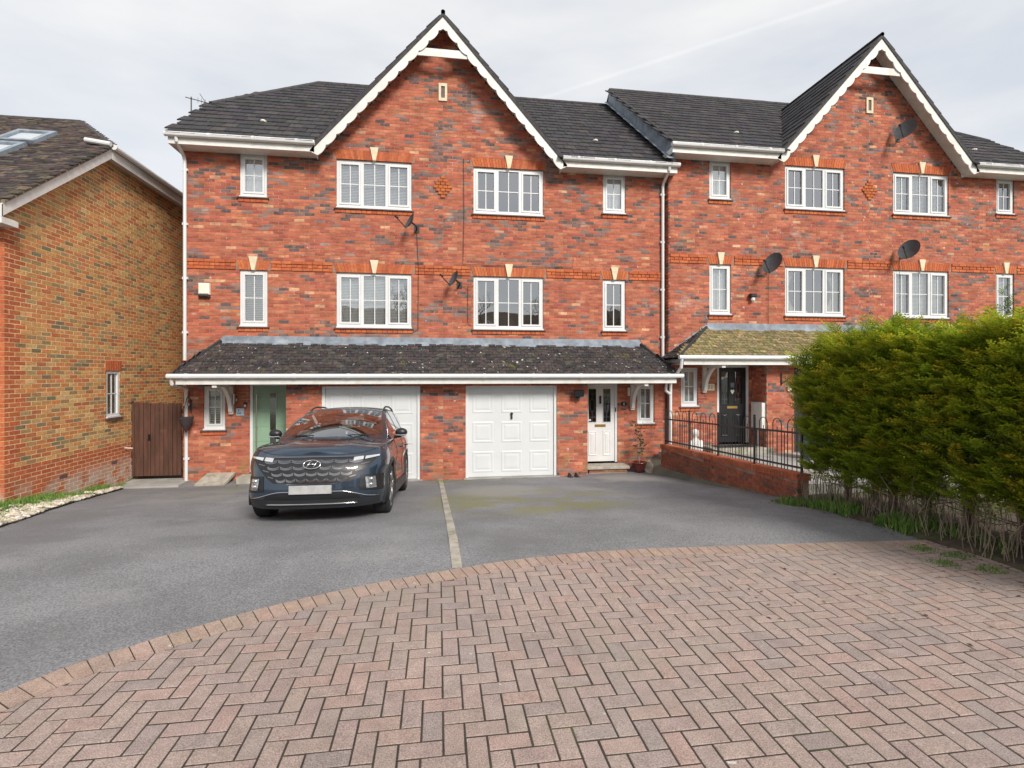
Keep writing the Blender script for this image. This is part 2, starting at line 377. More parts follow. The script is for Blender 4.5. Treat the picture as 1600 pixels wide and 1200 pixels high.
def pcol(x, y):
    n = vn(x*1.3, y*1.3, 3); r = rnd.random()
    c = (.362, .276, .244) if r < .5 else (.342, .270, .242) if r < .78 else (.375, .270, .235) if r < .92 else (.315, .256, .236)
    k = .92+.16*n; return jit(tuple(v*k for v in c), .035)
PB = MB(); pieces = []
P_ = .1022; OX, OY = .33, -10.04-P_/2; GAP = .0048
bm_h = MB(); bm_h.bevbox(-P_+GAP, P_-GAP, -P_/2+GAP, P_/2-GAP, -.03, .0, .0025, 'z', (1, 1, 1)); ME_H = bm_h.mesh('paving_block', M['paver'])
bm_v = MB(); bm_v.bevbox(-P_/2+GAP, P_/2-GAP, -P_+GAP, P_-GAP, -.03, .0, .0025, 'z', (1, 1, 1)); ME_V = bm_v.mesh('paving_block', M['paver'])
def clip_poly(poly, p, n):
    out = []
    for i in range(len(poly)):
        a, b = poly[i], poly[(i+1) % len(poly)]; da = (a[0]-p.x)*n.x+(a[1]-p.y)*n.y; db = (b[0]-p.x)*n.x+(b[1]-p.y)*n.y
        if da >= 0: out.append(a)
        if (da >= 0) != (db >= 0):
            t = da/(da-db); out.append((a[0]+(b[0]-a[0])*t, a[1]+(b[1]-a[1])*t))
    return out
inner = [p+Vector((d.y, -d.x, 0))*.212 for p, d in [(arc[i], (arc[min(i+1, len(arc)-1)]-arc[max(i-1, 0)]).normalized()) for i in range(len(arc))]]
iax = np.array([p.x for p in inner]); iay = np.array([p.y for p in inner])
for i in range(-52, 58):
    for j in range(-24, 30):
        k = (i+j) % 4
        if k not in (0, 2): continue
        hz = k == 0
        w_, h_ = (2*P_, P_) if hz else (P_, 2*P_)
        x0 = OX+i*P_; y0 = OY+j*P_; cx, cy = x0+w_/2, y0+h_/2
        if cx < -4.4 or cx > 5.2 or cy < -12.4: continue
        d = np.hypot(iax-cx, iay-cy); q = int(d.argmin())
        t = (inner[min(q+1, len(inner)-1)]-inner[max(q-1, 0)]).normalized(); n = Vector((t.y, -t.x, 0))
        sd_ = (cx-inner[q].x)*n.x+(cy-inner[q].y)*n.y
        if sd_ < -.14: continue
        zt_ = .0082+rnd.uniform(-.0014, .0014)
        if sd_ > .13: pieces.append((cx, cy, zt_, hz, pcol(cx, cy)))
        else:
            pl = clip_poly([(x0+GAP, y0+GAP), (x0+w_-GAP, y0+GAP), (x0+w_-GAP, y0+h_-GAP), (x0+GAP, y0+h_-GAP)], inner[q], n)
            if len(pl) >= 3:
                A = .5*abs(sum(pl[a][0]*pl[(a+1) % len(pl)][1]-pl[(a+1) % len(pl)][0]*pl[a][1] for a in range(len(pl))))
                if A > .0006: PB.prism([(a[0], a[1], zt_) for a in pl], (0, 0, -.03), pcol(cx, cy))
def vis_area(p):
    x, y, d = scr(p[0], p[1], 0)
    return 1/d**3 if d > .5 and -20 < x < 1620 and y < 1215 else 0
pieces.sort(key=vis_area, reverse=True)
for n_, (cx, cy, z, hz, c) in enumerate(pieces):
    rot = rnd.uniform(-.008, .008)
    if n_ < 230: inst('paving_block', ME_H if hz else ME_V, base_o, Matrix.Translation((cx, cy, z)) @ Matrix.Rotation(rot, 4, 'Z') @ Matrix.Rotation(rnd.gauss(0, .006), 4, 'X') @ Matrix.Rotation(rnd.gauss(0, .006), 4, 'Y'), c)
    else:
        w_, h_ = (P_-GAP, P_/2-GAP) if hz else (P_/2-GAP, P_-GAP)
        PB.bevbox(cx-w_, cx+w_, cy-h_, cy+h_, z-.03, z, .0025, 'z', c)
s_ = 0.02; k = 0; edge = []
while s_ < cum[-1]-.1:
    p, d, n = arc_at(s_+.05); p0, d0, n0 = arc_at(s_+.0035); p1, d1, n1 = arc_at(s_+.0985)
    z = .009+rnd.uniform(-.002, .002); c = jit((.375, .272, .222), .07)
    q = [p0+n0*.002, p1+n1*.002, p1+n1*.205, p0+n0*.205]
    vis = vis_area((p.x, p.y))
    edge.append((vis, [(v.x, v.y, z) for v in q], c)); s_ += .1022
edge.sort(key=lambda e: -e[0])
for n_, (vv, q, c) in enumerate(edge):
    if p.x > 5.4: pass
    if n_ < 70 and vv > 0:
        mb = MB(); mb.prism(q, (0, 0, -.03), (1, 1, 1)); o = mb.build('edging_block', M['paver'], base_o); o.color = (*c, 1)
    else: PB.prism(q, (0, 0, -.03), c)
PB.build('block_paving', M['paver'], base_o, kind='stuff')

# ================================================================== BRICKWORK
def col_main(X, z):
    n = vn(X*1.5+7, z*5.0, 1); up = sstep(4.2, 6.5, z); r = rnd.random()
    pd = .05+.11*up+.55*sstep(.62, .82, n)
    if r < pd:
        return jit(rnd.choice([(.14, .10, .095), (.20, .14, .125), (.10, .08, .08), (.25, .16, .135)]), .15)
    r = rnd.random()
    c = (.415, .125, .070) if r < .52 else (.345, .090, .058) if r < .76 else (.46, .17, .092) if r < .92 else (.33, .09, .06) if r < .985 else (.52, .29, .17)
    return jit(c, .13)
def col_orange(X, z): return jit(rnd.choice([(.44, .115, .045), (.40, .10, .045), (.48, .14, .055)]), .1)
def col_left(X, z):
    n = vn(X*.8, z*1.2, 5); r = rnd.random()+.25*(n-.5)
    c = (.53, .29, .11) if r < .32 else (.53, .215, .08) if r < .60 else (.44, .155, .066) if r < .74 else (.33, .23, .11) if r < .90 else (.21, .17, .10) if r < .95 else (.56, .37, .16)
    return jit(c, .14)
def cut(iv, holes, zm):
    for (a, b, z0, z1) in holes:
        if z0 < zm < z1:
            nv = []
            for (u, v) in iv:
                if b <= u or a >= v: nv.append((u, v)); continue
                if a > u: nv.append((u, a))
                if b < v: nv.append((b, v))
            iv = nv
    return iv
CH = .075; ZR = 4.05
def lay(u0, u1, z0, z1, holes, lim=None, zref=ZR, ph=0.):
    """yield (ua, ub, za, zb, full, mid) for stretcher bond"""
    k0 = math.floor((z0-zref)/CH+1e-6); k1 = math.ceil((z1-zref)/CH-1e-6); res = []
    for k in range(k0, k1):
        z = zref+k*CH; zm = z+CH/2; a, b = u0, u1
        if lim:
            l = lim(z+CH)
            a, b = max(a, l[0]), min(b, l[1])
            if b-a < .03: continue
        sh = .1125*(k & 1)+ph
        for (p, q) in cut([(a, b)], holes, zm):
            i = math.floor((p-sh)/.225)
            while i*.225+sh < q:
                x0 = i*.225+sh+.005; x1 = x0+.215; c0 = max(x0, p); c1 = min(x1, q)
                if c1-c0 > .025: res.append((c0, c1, z+.005, z+.070, c1-c0 > .2145))
                i += 1
    return res
bm = MB(); bm.bevbox(-.1075, .1075, 0, .095, -.0325, .0325, .0025, 'y', (1, 1, 1)); ME_BR = bm.mesh('brick', M['brick'])
bm = MB(); bm.bevbox(-.095, 0, -.1075, .1075, -.0325, .0325, .002, 'x', (1, 1, 1)); ME_BL = bm.mesh('brick', M['brick_l'])
def emit_bricks(lst, parent, me, mat, front, hidden=None, nmax=300, name='brick'):
    """lst: (ua,ub,za,zb,full,plane,col); front 'y': faces -Y at Y=plane; 'x': faces +X at X=plane; '-x': faces -X"""
    def key(t):
        u, z = (t[0]+t[1])/2, (t[2]+t[3])/2
        p = (u, t[5], z) if front == 'y' else (t[5], u, z)
        if not t[4] or (hidden and hidden(*p)): return 1e9
        x, y, d = scr(*p); return d if d > 0 and 0 < x < 1600 and 0 < y < 1200 else 1e8
    lst = sorted(lst, key=key); J = MB()
    for i, t in enumerate(lst):
        ua, ub, za, zb, full, pl, c = t; j = rnd.uniform(-.0025, .002)
        if i < nmax and key(t) < 1e7:
            loc = ((ua+ub)/2, pl+j, (za+zb)/2) if front == 'y' else (pl-j, (ua+ub)/2, (za+zb)/2)
            inst(name, me, parent, Matrix.Translation(loc), c)
        elif front == 'y': J.bevbox(ua, ub, pl+j, pl+.095, za, zb, .0025, 'y', c)
        elif front == 'x': J.bevbox(pl-.095, pl-j*.5, ua, ub, za, zb, .002, 'x', c)
        else: J.box(pl+j, pl+.095, ua, ub, za, zb, c)
    if J.v: J.build('brickwork', mat, parent, kind='stuff')
def mortar_sheet(mb, u0, u1, z0, z1, holes, mp, lim=None):
    zs = sorted(set([z0, z1]+[h for x in holes for h in x[2:4] if z0 < h < z1]))
    if lim: zs = sorted(set(zs+lin(z0, z1, 90)))
    for a, b in zip(zs, zs[1:]):
        l0, l1 = u0, u1
        if lim: l = lim(b); l0, l1 = max(u0, l[0]), min(u1, l[1])
        if l1-l0 < .01: continue
        for (p, q) in cut([(l0, l1)], holes, (a+b)/2): mb.quad(mp(p, a), mp(q, a), mp(q, b), mp(p, b))

# ------------------------------------------------------------------ tiles
def tile_mesh(w, L, t, name, mat):
    b = MB(); b.add([(0, 0, 0), (w, 0, 0), (w, L, -t*.9), (0, L, -t*.9), (0.004, .004, t), (w-.004, .004, t), (w-.004, L, .002), (.004, L, .002)],
                    [(0, 1, 5, 4), (4, 5, 6, 7), (1, 2, 6, 5), (3, 0, 4, 7)], (1, 1, 1)); return b.mesh(name, mat)
def tile_field(o, ux, uy, width, length, w, gauge, L, t, keep, colf, parent, mat, name, nmax, x0=0., bond=.5, wob=.004):
    o, ux, uy = Vector(o), Vector(ux).normalized(), Vector(uy).normalized(); n = ux.cross(uy).normalized()
    if n.z < 0: n = -n
    me = tile_mesh(w*.985, L, t, name, mat); tl = []
    for r in range(int(length/gauge)+1):
        sh = (bond*w if r & 1 else 0)
        for c in range(-1, int(width/w)+2):
            x = c*w+sh+x0; y = r*gauge
            p = o+ux*(x+w/2)+uy*(y+gauge/2)
            if not keep(p, x, y): continue
            tl.append((p, o+ux*x+uy*y+n*(.012+rnd.uniform(-wob, wob)), colf(p)))
    def key(q):
        x, y, d = scr(*q[0]); return d if d > 0 and -10 < x < 1610 else 1e9
    tl.sort(key=key); J = MB(); v0 = [tuple(v.co) for v in me.vertices]; f0 = [tuple(pp.vertices) for pp in me.polygons]
    flip = (ux.cross(uy)).dot(n) < 0
    for i, (p, org, c) in enumerate(tl):
        a = rnd.uniform(-.006, .006); X = ux+uy*a; 
        if i < nmax:
            m4 = Matrix((X, uy, n)).transposed().to_4x4(); m4.translation = org; inst(name, me, parent, m4, c)
        else: J.add([tuple(org+X*v[0]+uy*v[1]+n*v[2]) for v in v0], [tuple(reversed(f)) if flip else f for f in f0], c)
    if J.v: J.build(name+'_field', mat, parent, kind='stuff')

# ================================================================== WINDOWS
def window(house, X0, X1, z0, z1, Y, lights, inside, bars=True, sill=True):
    """frame set in a brick opening, front of the wall at Y"""
    f = MB(); fw = .058; y0, y1 = Y+.035, Y+.10
    f.box(X0, X1, y0, y1, z0, z0+fw+.03); f.box(X0, X1, y0, y1, z1-fw, z1)
    f.box(X0, X0+fw, y0, y1, z0+fw+.03, z1-fw); f.box(X1-fw, X1, y0, y1, z0+fw+.03, z1-fw)
    f.box(X0-.004, X1+.004, Y-.018, y0, z0-.004, z0+.026)              # upvc cill nose
    xs = [X0+fw]; tot = X1-X0-2*fw; acc = 0
    for l in lights[:-1]:
        acc += l; xs.append(X0+fw+tot*acc/sum(lights))
    xs.append(X1-fw)
    for x in xs[1:-1]: f.box(x-.032, x+.032, y0, y1, z0+fw+.03, z1-fw)
    W = f.build('window', M['upvc'], house)
    for i in range(len(lights)):
        a = xs[i]+(.032 if i else 0); b = xs[i+1]-(.032 if i < len(lights)-1 else 0); c0, c1 = z0+fw+.03, z1-fw
        if len(lights) == 1 or i != 1:                                 # opening casement
            sh = MB(); sw = .045; ya, yb = y0-.014, y0+.05
            sh.box(a+.003, b-.003, ya, yb, c0+.003, c0+sw); sh.box(a+.003, b-.003, ya, yb, c1-sw, c1-.003)
            sh.box(a+.003, a+sw, ya, yb, c0+sw, c1-sw); sh.box(b-sw, b-.003, ya, yb, c0+sw, c1-sw)
            sh.build('casement', M['upvc'], W); a += sw; b -= sw; c0 += sw; c1 -= sw
        g = MB(); g.quad((a, y0+.03, c0), (b, y0+.03, c0), (b, y0+.03, c1), (a, y0+.03, c1)); g.build('pane', M['glass'], W)
        if bars:
            q = MB(); m_ = (a+b)/2; h_ = (c0+c1)/2; q.box(m_-.010, m_+.010, y0+.018, y0+.027, c0, c1)
            q.box(a, m_-.010, y0+.018, y0+.027, h_-.010, h_+.010); q.box(m_+.010, b, y0+.018, y0+.027, h_-.010, h_+.010); q.build('glazing_bar', M['upvc'], W)
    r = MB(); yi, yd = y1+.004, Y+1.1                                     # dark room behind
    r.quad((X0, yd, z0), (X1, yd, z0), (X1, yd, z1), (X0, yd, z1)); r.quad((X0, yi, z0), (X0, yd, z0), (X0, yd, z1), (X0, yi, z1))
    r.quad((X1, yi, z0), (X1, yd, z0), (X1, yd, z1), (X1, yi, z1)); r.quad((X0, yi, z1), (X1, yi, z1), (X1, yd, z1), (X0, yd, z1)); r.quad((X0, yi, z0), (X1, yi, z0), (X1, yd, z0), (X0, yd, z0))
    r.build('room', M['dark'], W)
    yb = y1+.05
    if inside in ('blind', 'wood'):
        hs_ = .017 if inside == 'blind' else .0115; q = MB(); z = z1-.03; st = .05 if inside == 'blind' else .058
        while z > z0+.06:
            q.add([(X0+.03, yb-.014, z-hs_), (X1-.03, yb-.014, z-hs_), (X1-.03, yb+.014, z+hs_), (X0+.03, yb+.014, z+hs_)], [(0, 1, 2, 3)]); z -= st*.72
        q.build('blind', M['blind' if inside == 'blind' else 'woodblind'], W)
    elif inside == 'net':
        q = MB(); n = 60
        for k in range(n+1):
            x = X0+.03+(X1-X0-.06)*k/n; y = yb+.012*math.sin(k*1.3)+.006*math.sin(k*.61); q.v += [(x, y, z0+.05), (x, y, z1-.03)]
        q.f = [(2*k, 2*k+2, 2*k+3, 2*k+1) for k in range(n)]; q.build('net_curtain', M['blind'], W, smooth=True)
    elif inside == 'curtain':
        for (a, b, tie) in ((X0+.04, X0+.04+.24*(X1-X0), 1), (X1-.04-.24*(X1-X0), X1-.04, -1)):
            q = MB(); n = 22; mz = 8
            for m_ in range(mz+1):
                zz = z1-.03-(z1-z0-.08)*m_/mz; pin = 1-.55*math.sin(math.pi*min(1, m_/mz*1.05))
                for k in range(n+1):
                    u = k/n; x = (a+(b-a)*u*pin) if tie == 1 else (b-(b-a)*(1-u)*pin); q.v.append((x, yb+.05+.02*math.sin(u*26), zz))
            q.f = [(m_*(n+1)+k, m_*(n+1)+k+1, (m_+1)*(n+1)+k+1, (m_+1)*(n+1)+k) for m_ in range(mz) for k in range(n)]
            q.build('curtain', M['curtain'], W, smooth=True)
        q = MB(); q.box(X0+.05, X1-.05, yb, yb+.12, z0+.04, z0+.075)
        for k in range(9): x = X0+.12+(X1-X0-.24)*rnd.random(); q.ball((x, yb+.05, z0+.12), (.035, .03, .05), 8, 5)
        q.build('window_ledge', M['cream_p'], W)
    elif inside == 'halfcurtain':
        q = MB(); n = 14
        for k in range(n+1):
            x = X0+.05+.09*k/n; q.v += [(x, yb+.02*math.sin(k*1.5), z0+.05), (x, yb+.02*math.sin(k*1.5), z1-.03)]
        q.f = [(2*k, 2*k+2, 2*k+3, 2*k+1) for k in range(n)]; q.build('curtain', M['curtain'], W, smooth=True)
    if sill:
        s_ = MB(); s_.bevbox(X0-.05, X1+.05, Y-.055, Y+.034, z0-.036, z0-.006, .006, 'y'); s_.build('sill', M['sill'], W)
        s_ = MB(); n = int((X1-X0+.06)/.1125)
        for k in range(n): x = X0-.03+(X1-X0+.06)*k/n; s_.bevbox(x+.003, x+(X1-X0+.06)/n-.003, Y-.022, Y+.02, z0-.115, z0-.038, .004, 'y', col_orange(0, 0))
        s_.build('sill_course', M['soldier'], W, kind='stuff')
    return W
def soldier_arch(house, X0, X1, z, Y, h=.218, key=True):
    mb = MB(); a0, a1 = X0-.075, X1+.075; n = int(round((a1-a0)/.075)); cx = (X0+X1)/2
    for k in range(n):
        u0, u1 = X0+(X1-X0)*k/n, X0+(X1-X0)*(k+1)/n; v0, v1 = a0+(a1-a0)*k/n, a0+(a1-a0)*(k+1)/n; g = .004; y = Y-.014+rnd.uniform(-.002, .002); c = col_orange(0, 0)
        if key and abs((u0+u1)/2-cx) < .055: continue
        mb.add([(u0+g, y, z+.006), (u1-g, y, z+.006), (v1-g, y, z+h), (v0+g, y, z+h), (u0+g, Y+.09, z+.006), (u1-g, Y+.09, z+.006), (v1-g, Y+.09, z+h), (v0+g, Y+.09, z+h)],
               [(0, 1, 2, 3), (0, 4, 5, 1), (1, 5, 6, 2), (2, 6, 7, 3), (3, 7, 4, 0)], c)
    o = mb.build('lintel', M['soldier'], house, kind='stuff')
    if key:
        k_ = MB(); t = z+h+.085; k_.prism([(cx-.035, Y-.045, z+.0), (cx+.035, Y-.045, z+.0), (cx+.095, Y-.045, t), (cx-.095, Y-.045, t)], (0, .1, 0)); k_.build('keystone', M['stone'], house)
    bk = MB(); bk.quad((a0, Y-.004, z), (a1, Y-.004, z), (a1, Y-.004, z+h), (a0, Y-.004, z+h)); bk.build('lintel_mortar', M['mortar'], house)
# ================================================================== TERRACED HOUSES
def tcol(p):
    return jit((.048, .045, .049) if rnd.random() < .8 else (.06, .054, .054), .18)
def ccol_dark(p): return jit(rnd.choice([(.050, .044, .044), (.058, .050, .047), (.044, .040, .042), (.068, .058, .052)]), .2)
def ccol_olive(p): return jit(rnd.choice([(.20, .155, .078), (.24, .185, .09), (.17, .135, .075), (.155, .14, .065)]), .15)
RS = .804
def roofz(y): return 6.86+RS*(y+.45)
def half(cx, Y0, dz, s, name_label, end, ins, ccol, group='tall red brick terraced houses', full=True):
    X = lambda a: cx+s*a
    Z = lambda z: z+dz
    H = empty('terraced_house', (X(2.8), Y0+1.5, -.69+dz), name_label, 'house', group)
    def rng_(a, b): return (min(X(a), X(b)), max(X(a), X(b)))
    EA = 5.72 if end == 'hip' else 5.60; EV = EA-5.60
    # ---- wall openings
    wins = [(3.96, 4.54, 5.70, 6.675), (.73, 2.44, 5.55, 6.675), (3.95, 4.54, 2.775, 4.05), (.73, 2.44, 2.775, 4.05), (4.85, 5.30, .45, 1.425)]
    holes = [(*rng_(a, b), Z(c), Z(d)) for a, b, c, d in wins]
    holes.append((*rng_(3.46, 4.33), Z(-1), Z(1.5)))
    holes.append((*rng_(-.1, 3.38), Z(-2), Z(2.25)))
    bandh = [(*rng_(-.1, 5.7), Z(4.05), Z(4.275))]
    archh = [(*rng_(.73-.05, 2.44+.05), Z(6.675), Z(6.90))]
    def lim(z):
        zl = z-dz
        if zl <= 6.71: return rng_(0, EA)
        return rng_(0, max(0.0, (9.93-zl)/1.12))
    wm = MB(); yb = Y0+.004
    mortar_sheet(wm, *rng_(0, EA), Z(-.85), Z(9.9), holes, lambda u, z: (u, yb, z), lim)
    e = X(EA-.008); y2 = Y0+8.9
    for xx in (e,):
        wm.poly([(xx, yb, Z(-.85)), (xx, y2, Z(-.85)), (xx, y2, Z(6.8)), (xx, Y0+4.45, Z(8.4 if end in('hip',) else 10.55)), (xx, yb, Z(6.8))])
    wm.quad((X(0), y2, Z(-.85)), (e, y2, Z(-.85)), (e, y2, Z(6.8)), (X(0), y2, Z(6.8)))
    W = wm.build('wall', M['mortar'], H)
    bl = []
    for t in lay(*rng_(0.002, EA), Z(-.825), Z(9.8), holes+bandh+archh, lim, ZR+dz):
        bl.append((*t, Y0, col_main((t[0]+t[1])/2, (t[2]+t[3])/2-dz)))
    hid = lambda x, y, z: 1.45+dz < z < 2.6+dz or z < -.6+dz or (x-cx)*s < .02
    emit_bricks(bl, W, ME_BR, M['brick'], 'y', hid, 250)
    # ---- string course with dentils
    dm = MB(); ns = int(EA/.1125)
    for a0, a1 in [(0.002, .73-.08), (2.44+.08, 3.95-.08), (4.54+.08, EA)]:
        n = max(1, round((a1-a0)/.225)); st = (a1-a0)/n
        for k in range(n):
            u = rng_(a0+k*st+.004, a0+(k+1)*st-.004)
            dm.bevbox(*u, Y0-.022, Y0+.09, Z(4.055), Z(4.12), .004, 'y', col_orange(0, 0)); dm.bevbox(*u, Y0-.026, Y0+.09, Z(4.205), Z(4.27), .004, 'y', col_orange(0, 0))
        n = max(1, round((a1-a0)/.1125)); st = (a1-a0)/n
        for k in range(n):
            u = rng_(a0+k*st+.004, a0+(k+1)*st-.004); yy = Y0-.022 if k & 1 else Y0-.012
            dm.bevbox(*u, yy, Y0+.09, Z(4.13), Z(4.195), .004, 'y', col_orange(0, 0))
    dm.build('string_course', M['soldier'], H, kind='stuff')
    # ---- windows
    L3 = (.325, .35, .325)
    for i, (a, b, c, d) in enumerate(wins):
        if i == 4 and not full: continue
        window(H, *rng_(a, b), Z(c), Z(d), Y0, L3 if b-a > 1 else (1,), ins[i])
        if i in (1, 2, 3): soldier_arch(H, *rng_(a, b), Z(d), Y0)
    # ---- garage front
    YG = Y0-.60; gm = MB(); gh = [(*rng_(.51, 2.64), Z(-2), Z(1.46))]
    mortar_sheet(gm, *rng_(0, 3.38), Z(-.85), Z(1.60), gh, lambda u, z: (u, YG+.004, z))
    xr = X(3.372); gm.quad((xr, YG+.008, Z(-.85)), (xr, Y0+.05, Z(-.85)), (xr, Y0+.05, Z(1.6)), (xr, YG+.008, Z(1.6)))
    GW = gm.build('garage_wall', M['mortar'], H); bl = []
    for t in lay(*rng_(0.002, 3.38), Z(-.825), Z(1.56), gh, None, ZR+dz): bl.append((*t, YG, col_main((t[0]+t[1])/2+3, (t[2]+t[3])/2-dz-3)))
    emit_bricks(bl, GW, ME_BR, M['brick'], 'y', lambda x, y, z: z < -.7+dz, 120)
    rb = MB()
    for t in lay(YG+.10, Y0-.002, Z(-.825), Z(1.56), [], None, ZR+dz, .1): rb.box(X(3.28), X(3.38)+s*rnd.uniform(-.001, .002), t[0], t[1], t[2], t[3], col_main(t[0]*3, t[2]-dz))
    rb.build('brick_return', M['brick'], GW, kind='stuff')
    # ---- canopy
    CE, CT = (5.80, 4.64) if end == 'verge' else (5.50, 4.93); CR = (CE-CT)/.95
    ye, ze = -.95, 1.66; cs = (2.43-ze)/(.95)
    um = MB(); P = lambda a, y, z: (X(a), Y0+y, Z(z))
    um.quad(P(0, ye, ze-.03), P(CE, ye, ze-.03), P(CT, 0, 2.40), P(0, 0, 2.40)); um.poly([P(CE, ye, ze-.03), P(CE, 0, ze-.03), P(CT, 0, 2.40)])
    um.quad(P(0, ye, ze-.12), P(CE, ye, ze-.12), P(CE, 0, ze-.12), P(0, 0, ze-.12))
    CN = um.build('canopy', M['felt'], H)
    uy = Vector((0, .95, 2.43-ze)).normalized(); x0, x1 = rng_(0, CE+.05)
    def keep(p, x, y):
        a = (p.x-cx)*s; yy = p.y-Y0; return 0.0 <= a+.02 and a < CE+.03-(yy-ye)*CR and yy < -.045
    tile_field((x0, Y0+ye-.035, Z(ze-.028)), (1, 0, 0), uy, x1-x0, 1.3, .166, .1, .17, .017, keep, ccol, CN, M['tile_c'], 'canopy_tile', 210, wob=.006)
    def keep2(p, x, y):
        a = (p.x-cx)*s; yy = p.y-Y0; return ye+.03 < yy < -.02 and yy > ye+(CE+.03-a)/CR-.02 and a > CT+.02
    tile_field((X(CE+.05), Y0+ye, Z(ze-.02)), (0, 1, 0), (-s*(CE-CT), 0, .77), .95, 1.5, .166, .1, .17, .014, keep2, ccol_dark, CN, M['tile_c'], 'canopy_tile', 0, wob=.007)
    hp = MB(); hp.tube([P(CE+.03, ye, ze+.01), P(CT, -.03, 2.45)], .035, 8); hp.build('hip_tile', M['felt'], CN)
    ld = MB()
    ld.add([P(0, -.012, 2.56), P(CT-.03, -.012, 2.56), P(CT-.03, -.02, 2.452), P(0, -.02, 2.452), P(CT-.07, -.13, 2.352), P(0, -.13, 2.352)], [(0, 1, 2, 3), (3, 2, 4, 5)])
    for k in range(6):
        a0, a1 = CT-.03+(CE-CT+.05)*k/6, CT-.03+(CE-CT+.05)*(k+1)/6; za = 2.52-.86*k/6; zb = 2.52-.86*(k+1)/6
        ld.add([P(a0, -.012-.001*k, za), P(a1, -.012-.001*k, zb+.045), P(a1, -.02, zb-.07), P(a0, -.02, za-.12)], [(0, 1, 2, 3)])
        ld.add([P(a0, -.02, za-.10), P(a1, -.02, zb-.07), P(a1, -.12, zb-.10), P(a0, -.12, za-.13)], [(0, 1, 2, 3)])
    ld.build('lead_flashing', M['lead'], CN)
    fb = MB(); fb.box(X(0), X(CE-.08), Y0-.97, Y0-.945, Z(1.485), Z(1.625)); fb.box(X(CE-.08), X(CE-.105), Y0-.944, Y0-.003, Z(1.485), Z(1.625)); fb.box(X(0.), X(CE-.105), Y0-.944, Y0-.002, Z(1.505), Z(1.515))
    fb.build('fascia', M['paintw'], CN)
    gt = MB(); gt.tube([P(-.0, -1.02, 1.655), P(CE+.06, -1.02, 1.655)], .052, 10)
    for a in (.9, 2.0, 3.1, 4.2, 5.2): gt.tube([P(a-.03, -1.02, 1.655), P(a+.03, -1.02, 1.655)], .058, 10)
    gt.build('gutter', M['upvc'], CN, smooth=False)
    br = MB(); a = 4.70
    br.box(X(a-.045), X(a+.045), Y0-.075, Y0-.002, Z(.80), Z(1.50)); br.box(X(a-.044), X(a+.044), Y0-.93, Y0-.076, Z(1.42), Z(1.502))
    prof = []
    for k in range(11):
        t = k/10; yy = -.06-.60*t**1.6; zz = .86+.60*(1-(1-t)**1.7); prof.append((yy, zz))
    for (p, q) in zip(prof, prof[1:]):
        br.add([P(a-.04, p[0]-.05, p[1]-.01), P(a+.04, p[0]-.05, p[1]-.01), P(a+.04, q[0]-.05, q[1]-.01), P(a-.04, q[0]-.05, q[1]-.01),
                P(a-.04, p[0]+.02, p[1]+.05), P(a+.04, p[0]+.02, p[1]+.05), P(a+.04, q[0]+.02, q[1]+.05), P(a-.04, q[0]+.02, q[1]+.05)],
               [(0, 1, 2, 3), (4, 7, 6, 5), (0, 3, 7, 4), (1, 5, 6, 2), (0, 4, 5, 1), (3, 2, 6, 7)])
    br.build('bracket', M['paintw'], CN)
    # ---- eaves
    ev = MB(); ev.box(X(2.86), X(5.72+EV), Y0-.40, Y0-.375, Z(6.645), Z(6.79)); ev.box(X(2.86), X(5.695+EV), Y0-.374, Y0-.001, Z(6.66), Z(6.67))
    ev.box(X(5.72+EV), X(5.695+EV), Y0-.374, Y0+.3, Z(6.645), Z(6.79)); ev.box(X(2.86), X(2.84), Y0-.40, Y0-.001, Z(6.63), Z(6.82))
    ev.build('fascia', M['paintw'], H)
    gt = MB(); gt.tube([P(2.82, -.455, 6.825), P(5.76+EV, -.455, 6.825)], .055, 10)
    for a in (3.2, 4.1, 5.0): gt.tube([P(a-.03, -.455, 6.825), P(a+.03, -.455, 6.825)], .061, 10)
    gt.build('gutter', M['upvc'], H)
    if end in ('hip', 'butt'):
        a = 5.66 if end == 'hip' else 5.50
        dp = MB(); dp.tube([P(a, -.44, 6.80), P(a, -.42, 6.70), P(a, -.10, 6.50), P(a, -.055, 6.42), P(a, -.055, 2.0 if end == 'hip' else 1.85)], .036, 10)
        for z in (6.2, 5.0, 3.8, 2.6): dp.box(X(a-.055), X(a+.055), Y0-.06, Y0-.002, Z(z), Z(z+.05))
        dp.build('downpipe', M['upvc'], H)
        if end == 'hip':
            dp = MB(); dp.tube([P(5.50, -.98, 1.62), P(5.50, -.95, 1.50), P(5.60, -.10, 1.38), P(5.63, -.055, 1.30), P(5.63, -.055, -.69)], .036, 10)
            for z in (1.0, -.2): dp.box(X(5.63-.055), X(5.63+.055), Y0-.06, Y0-.002, Z(z), Z(z+.05))
            dp.build('downpipe', M['upvc'], H)
    # ---- main roof
    rm = MB(); top = 5.84 if end == 'hip' else (EA if end == 'butt' else 5.66)
    D_ = -.05
    def rz(y): return roofz(y)+D_
    if end == 'hip':
        rm.poly([P(2.86, -.45, rz(-.45)), P(top, -.45, rz(-.45)), P(top, 1.70, rz(1.70)), P(3.84, 4.45, rz(4.45)), P(0, 4.45, rz(4.45)), P(0, 3.45, rz(3.45))])
        rm.poly([P(0, 9.35, rz(-.45)), P(top, 9.35, rz(-.45)), P(top, 7.2, rz(1.70)), P(3.84, 4.45, rz(4.45)), P(0, 4.45, rz(4.45))])
        rm.poly([P(top, 1.70, rz(1.70)), P(3.84, 4.45, rz(4.45)), P(top, 7.2, rz(1.70))])
    else:
        rm.poly([P(2.86, -.45, rz(-.45)), P(top, -.45, rz(-.45)), P(top, 4.45, rz(4.45)), P(0, 4.45, rz(4.45)), P(0, 3.45, rz(3.45))])
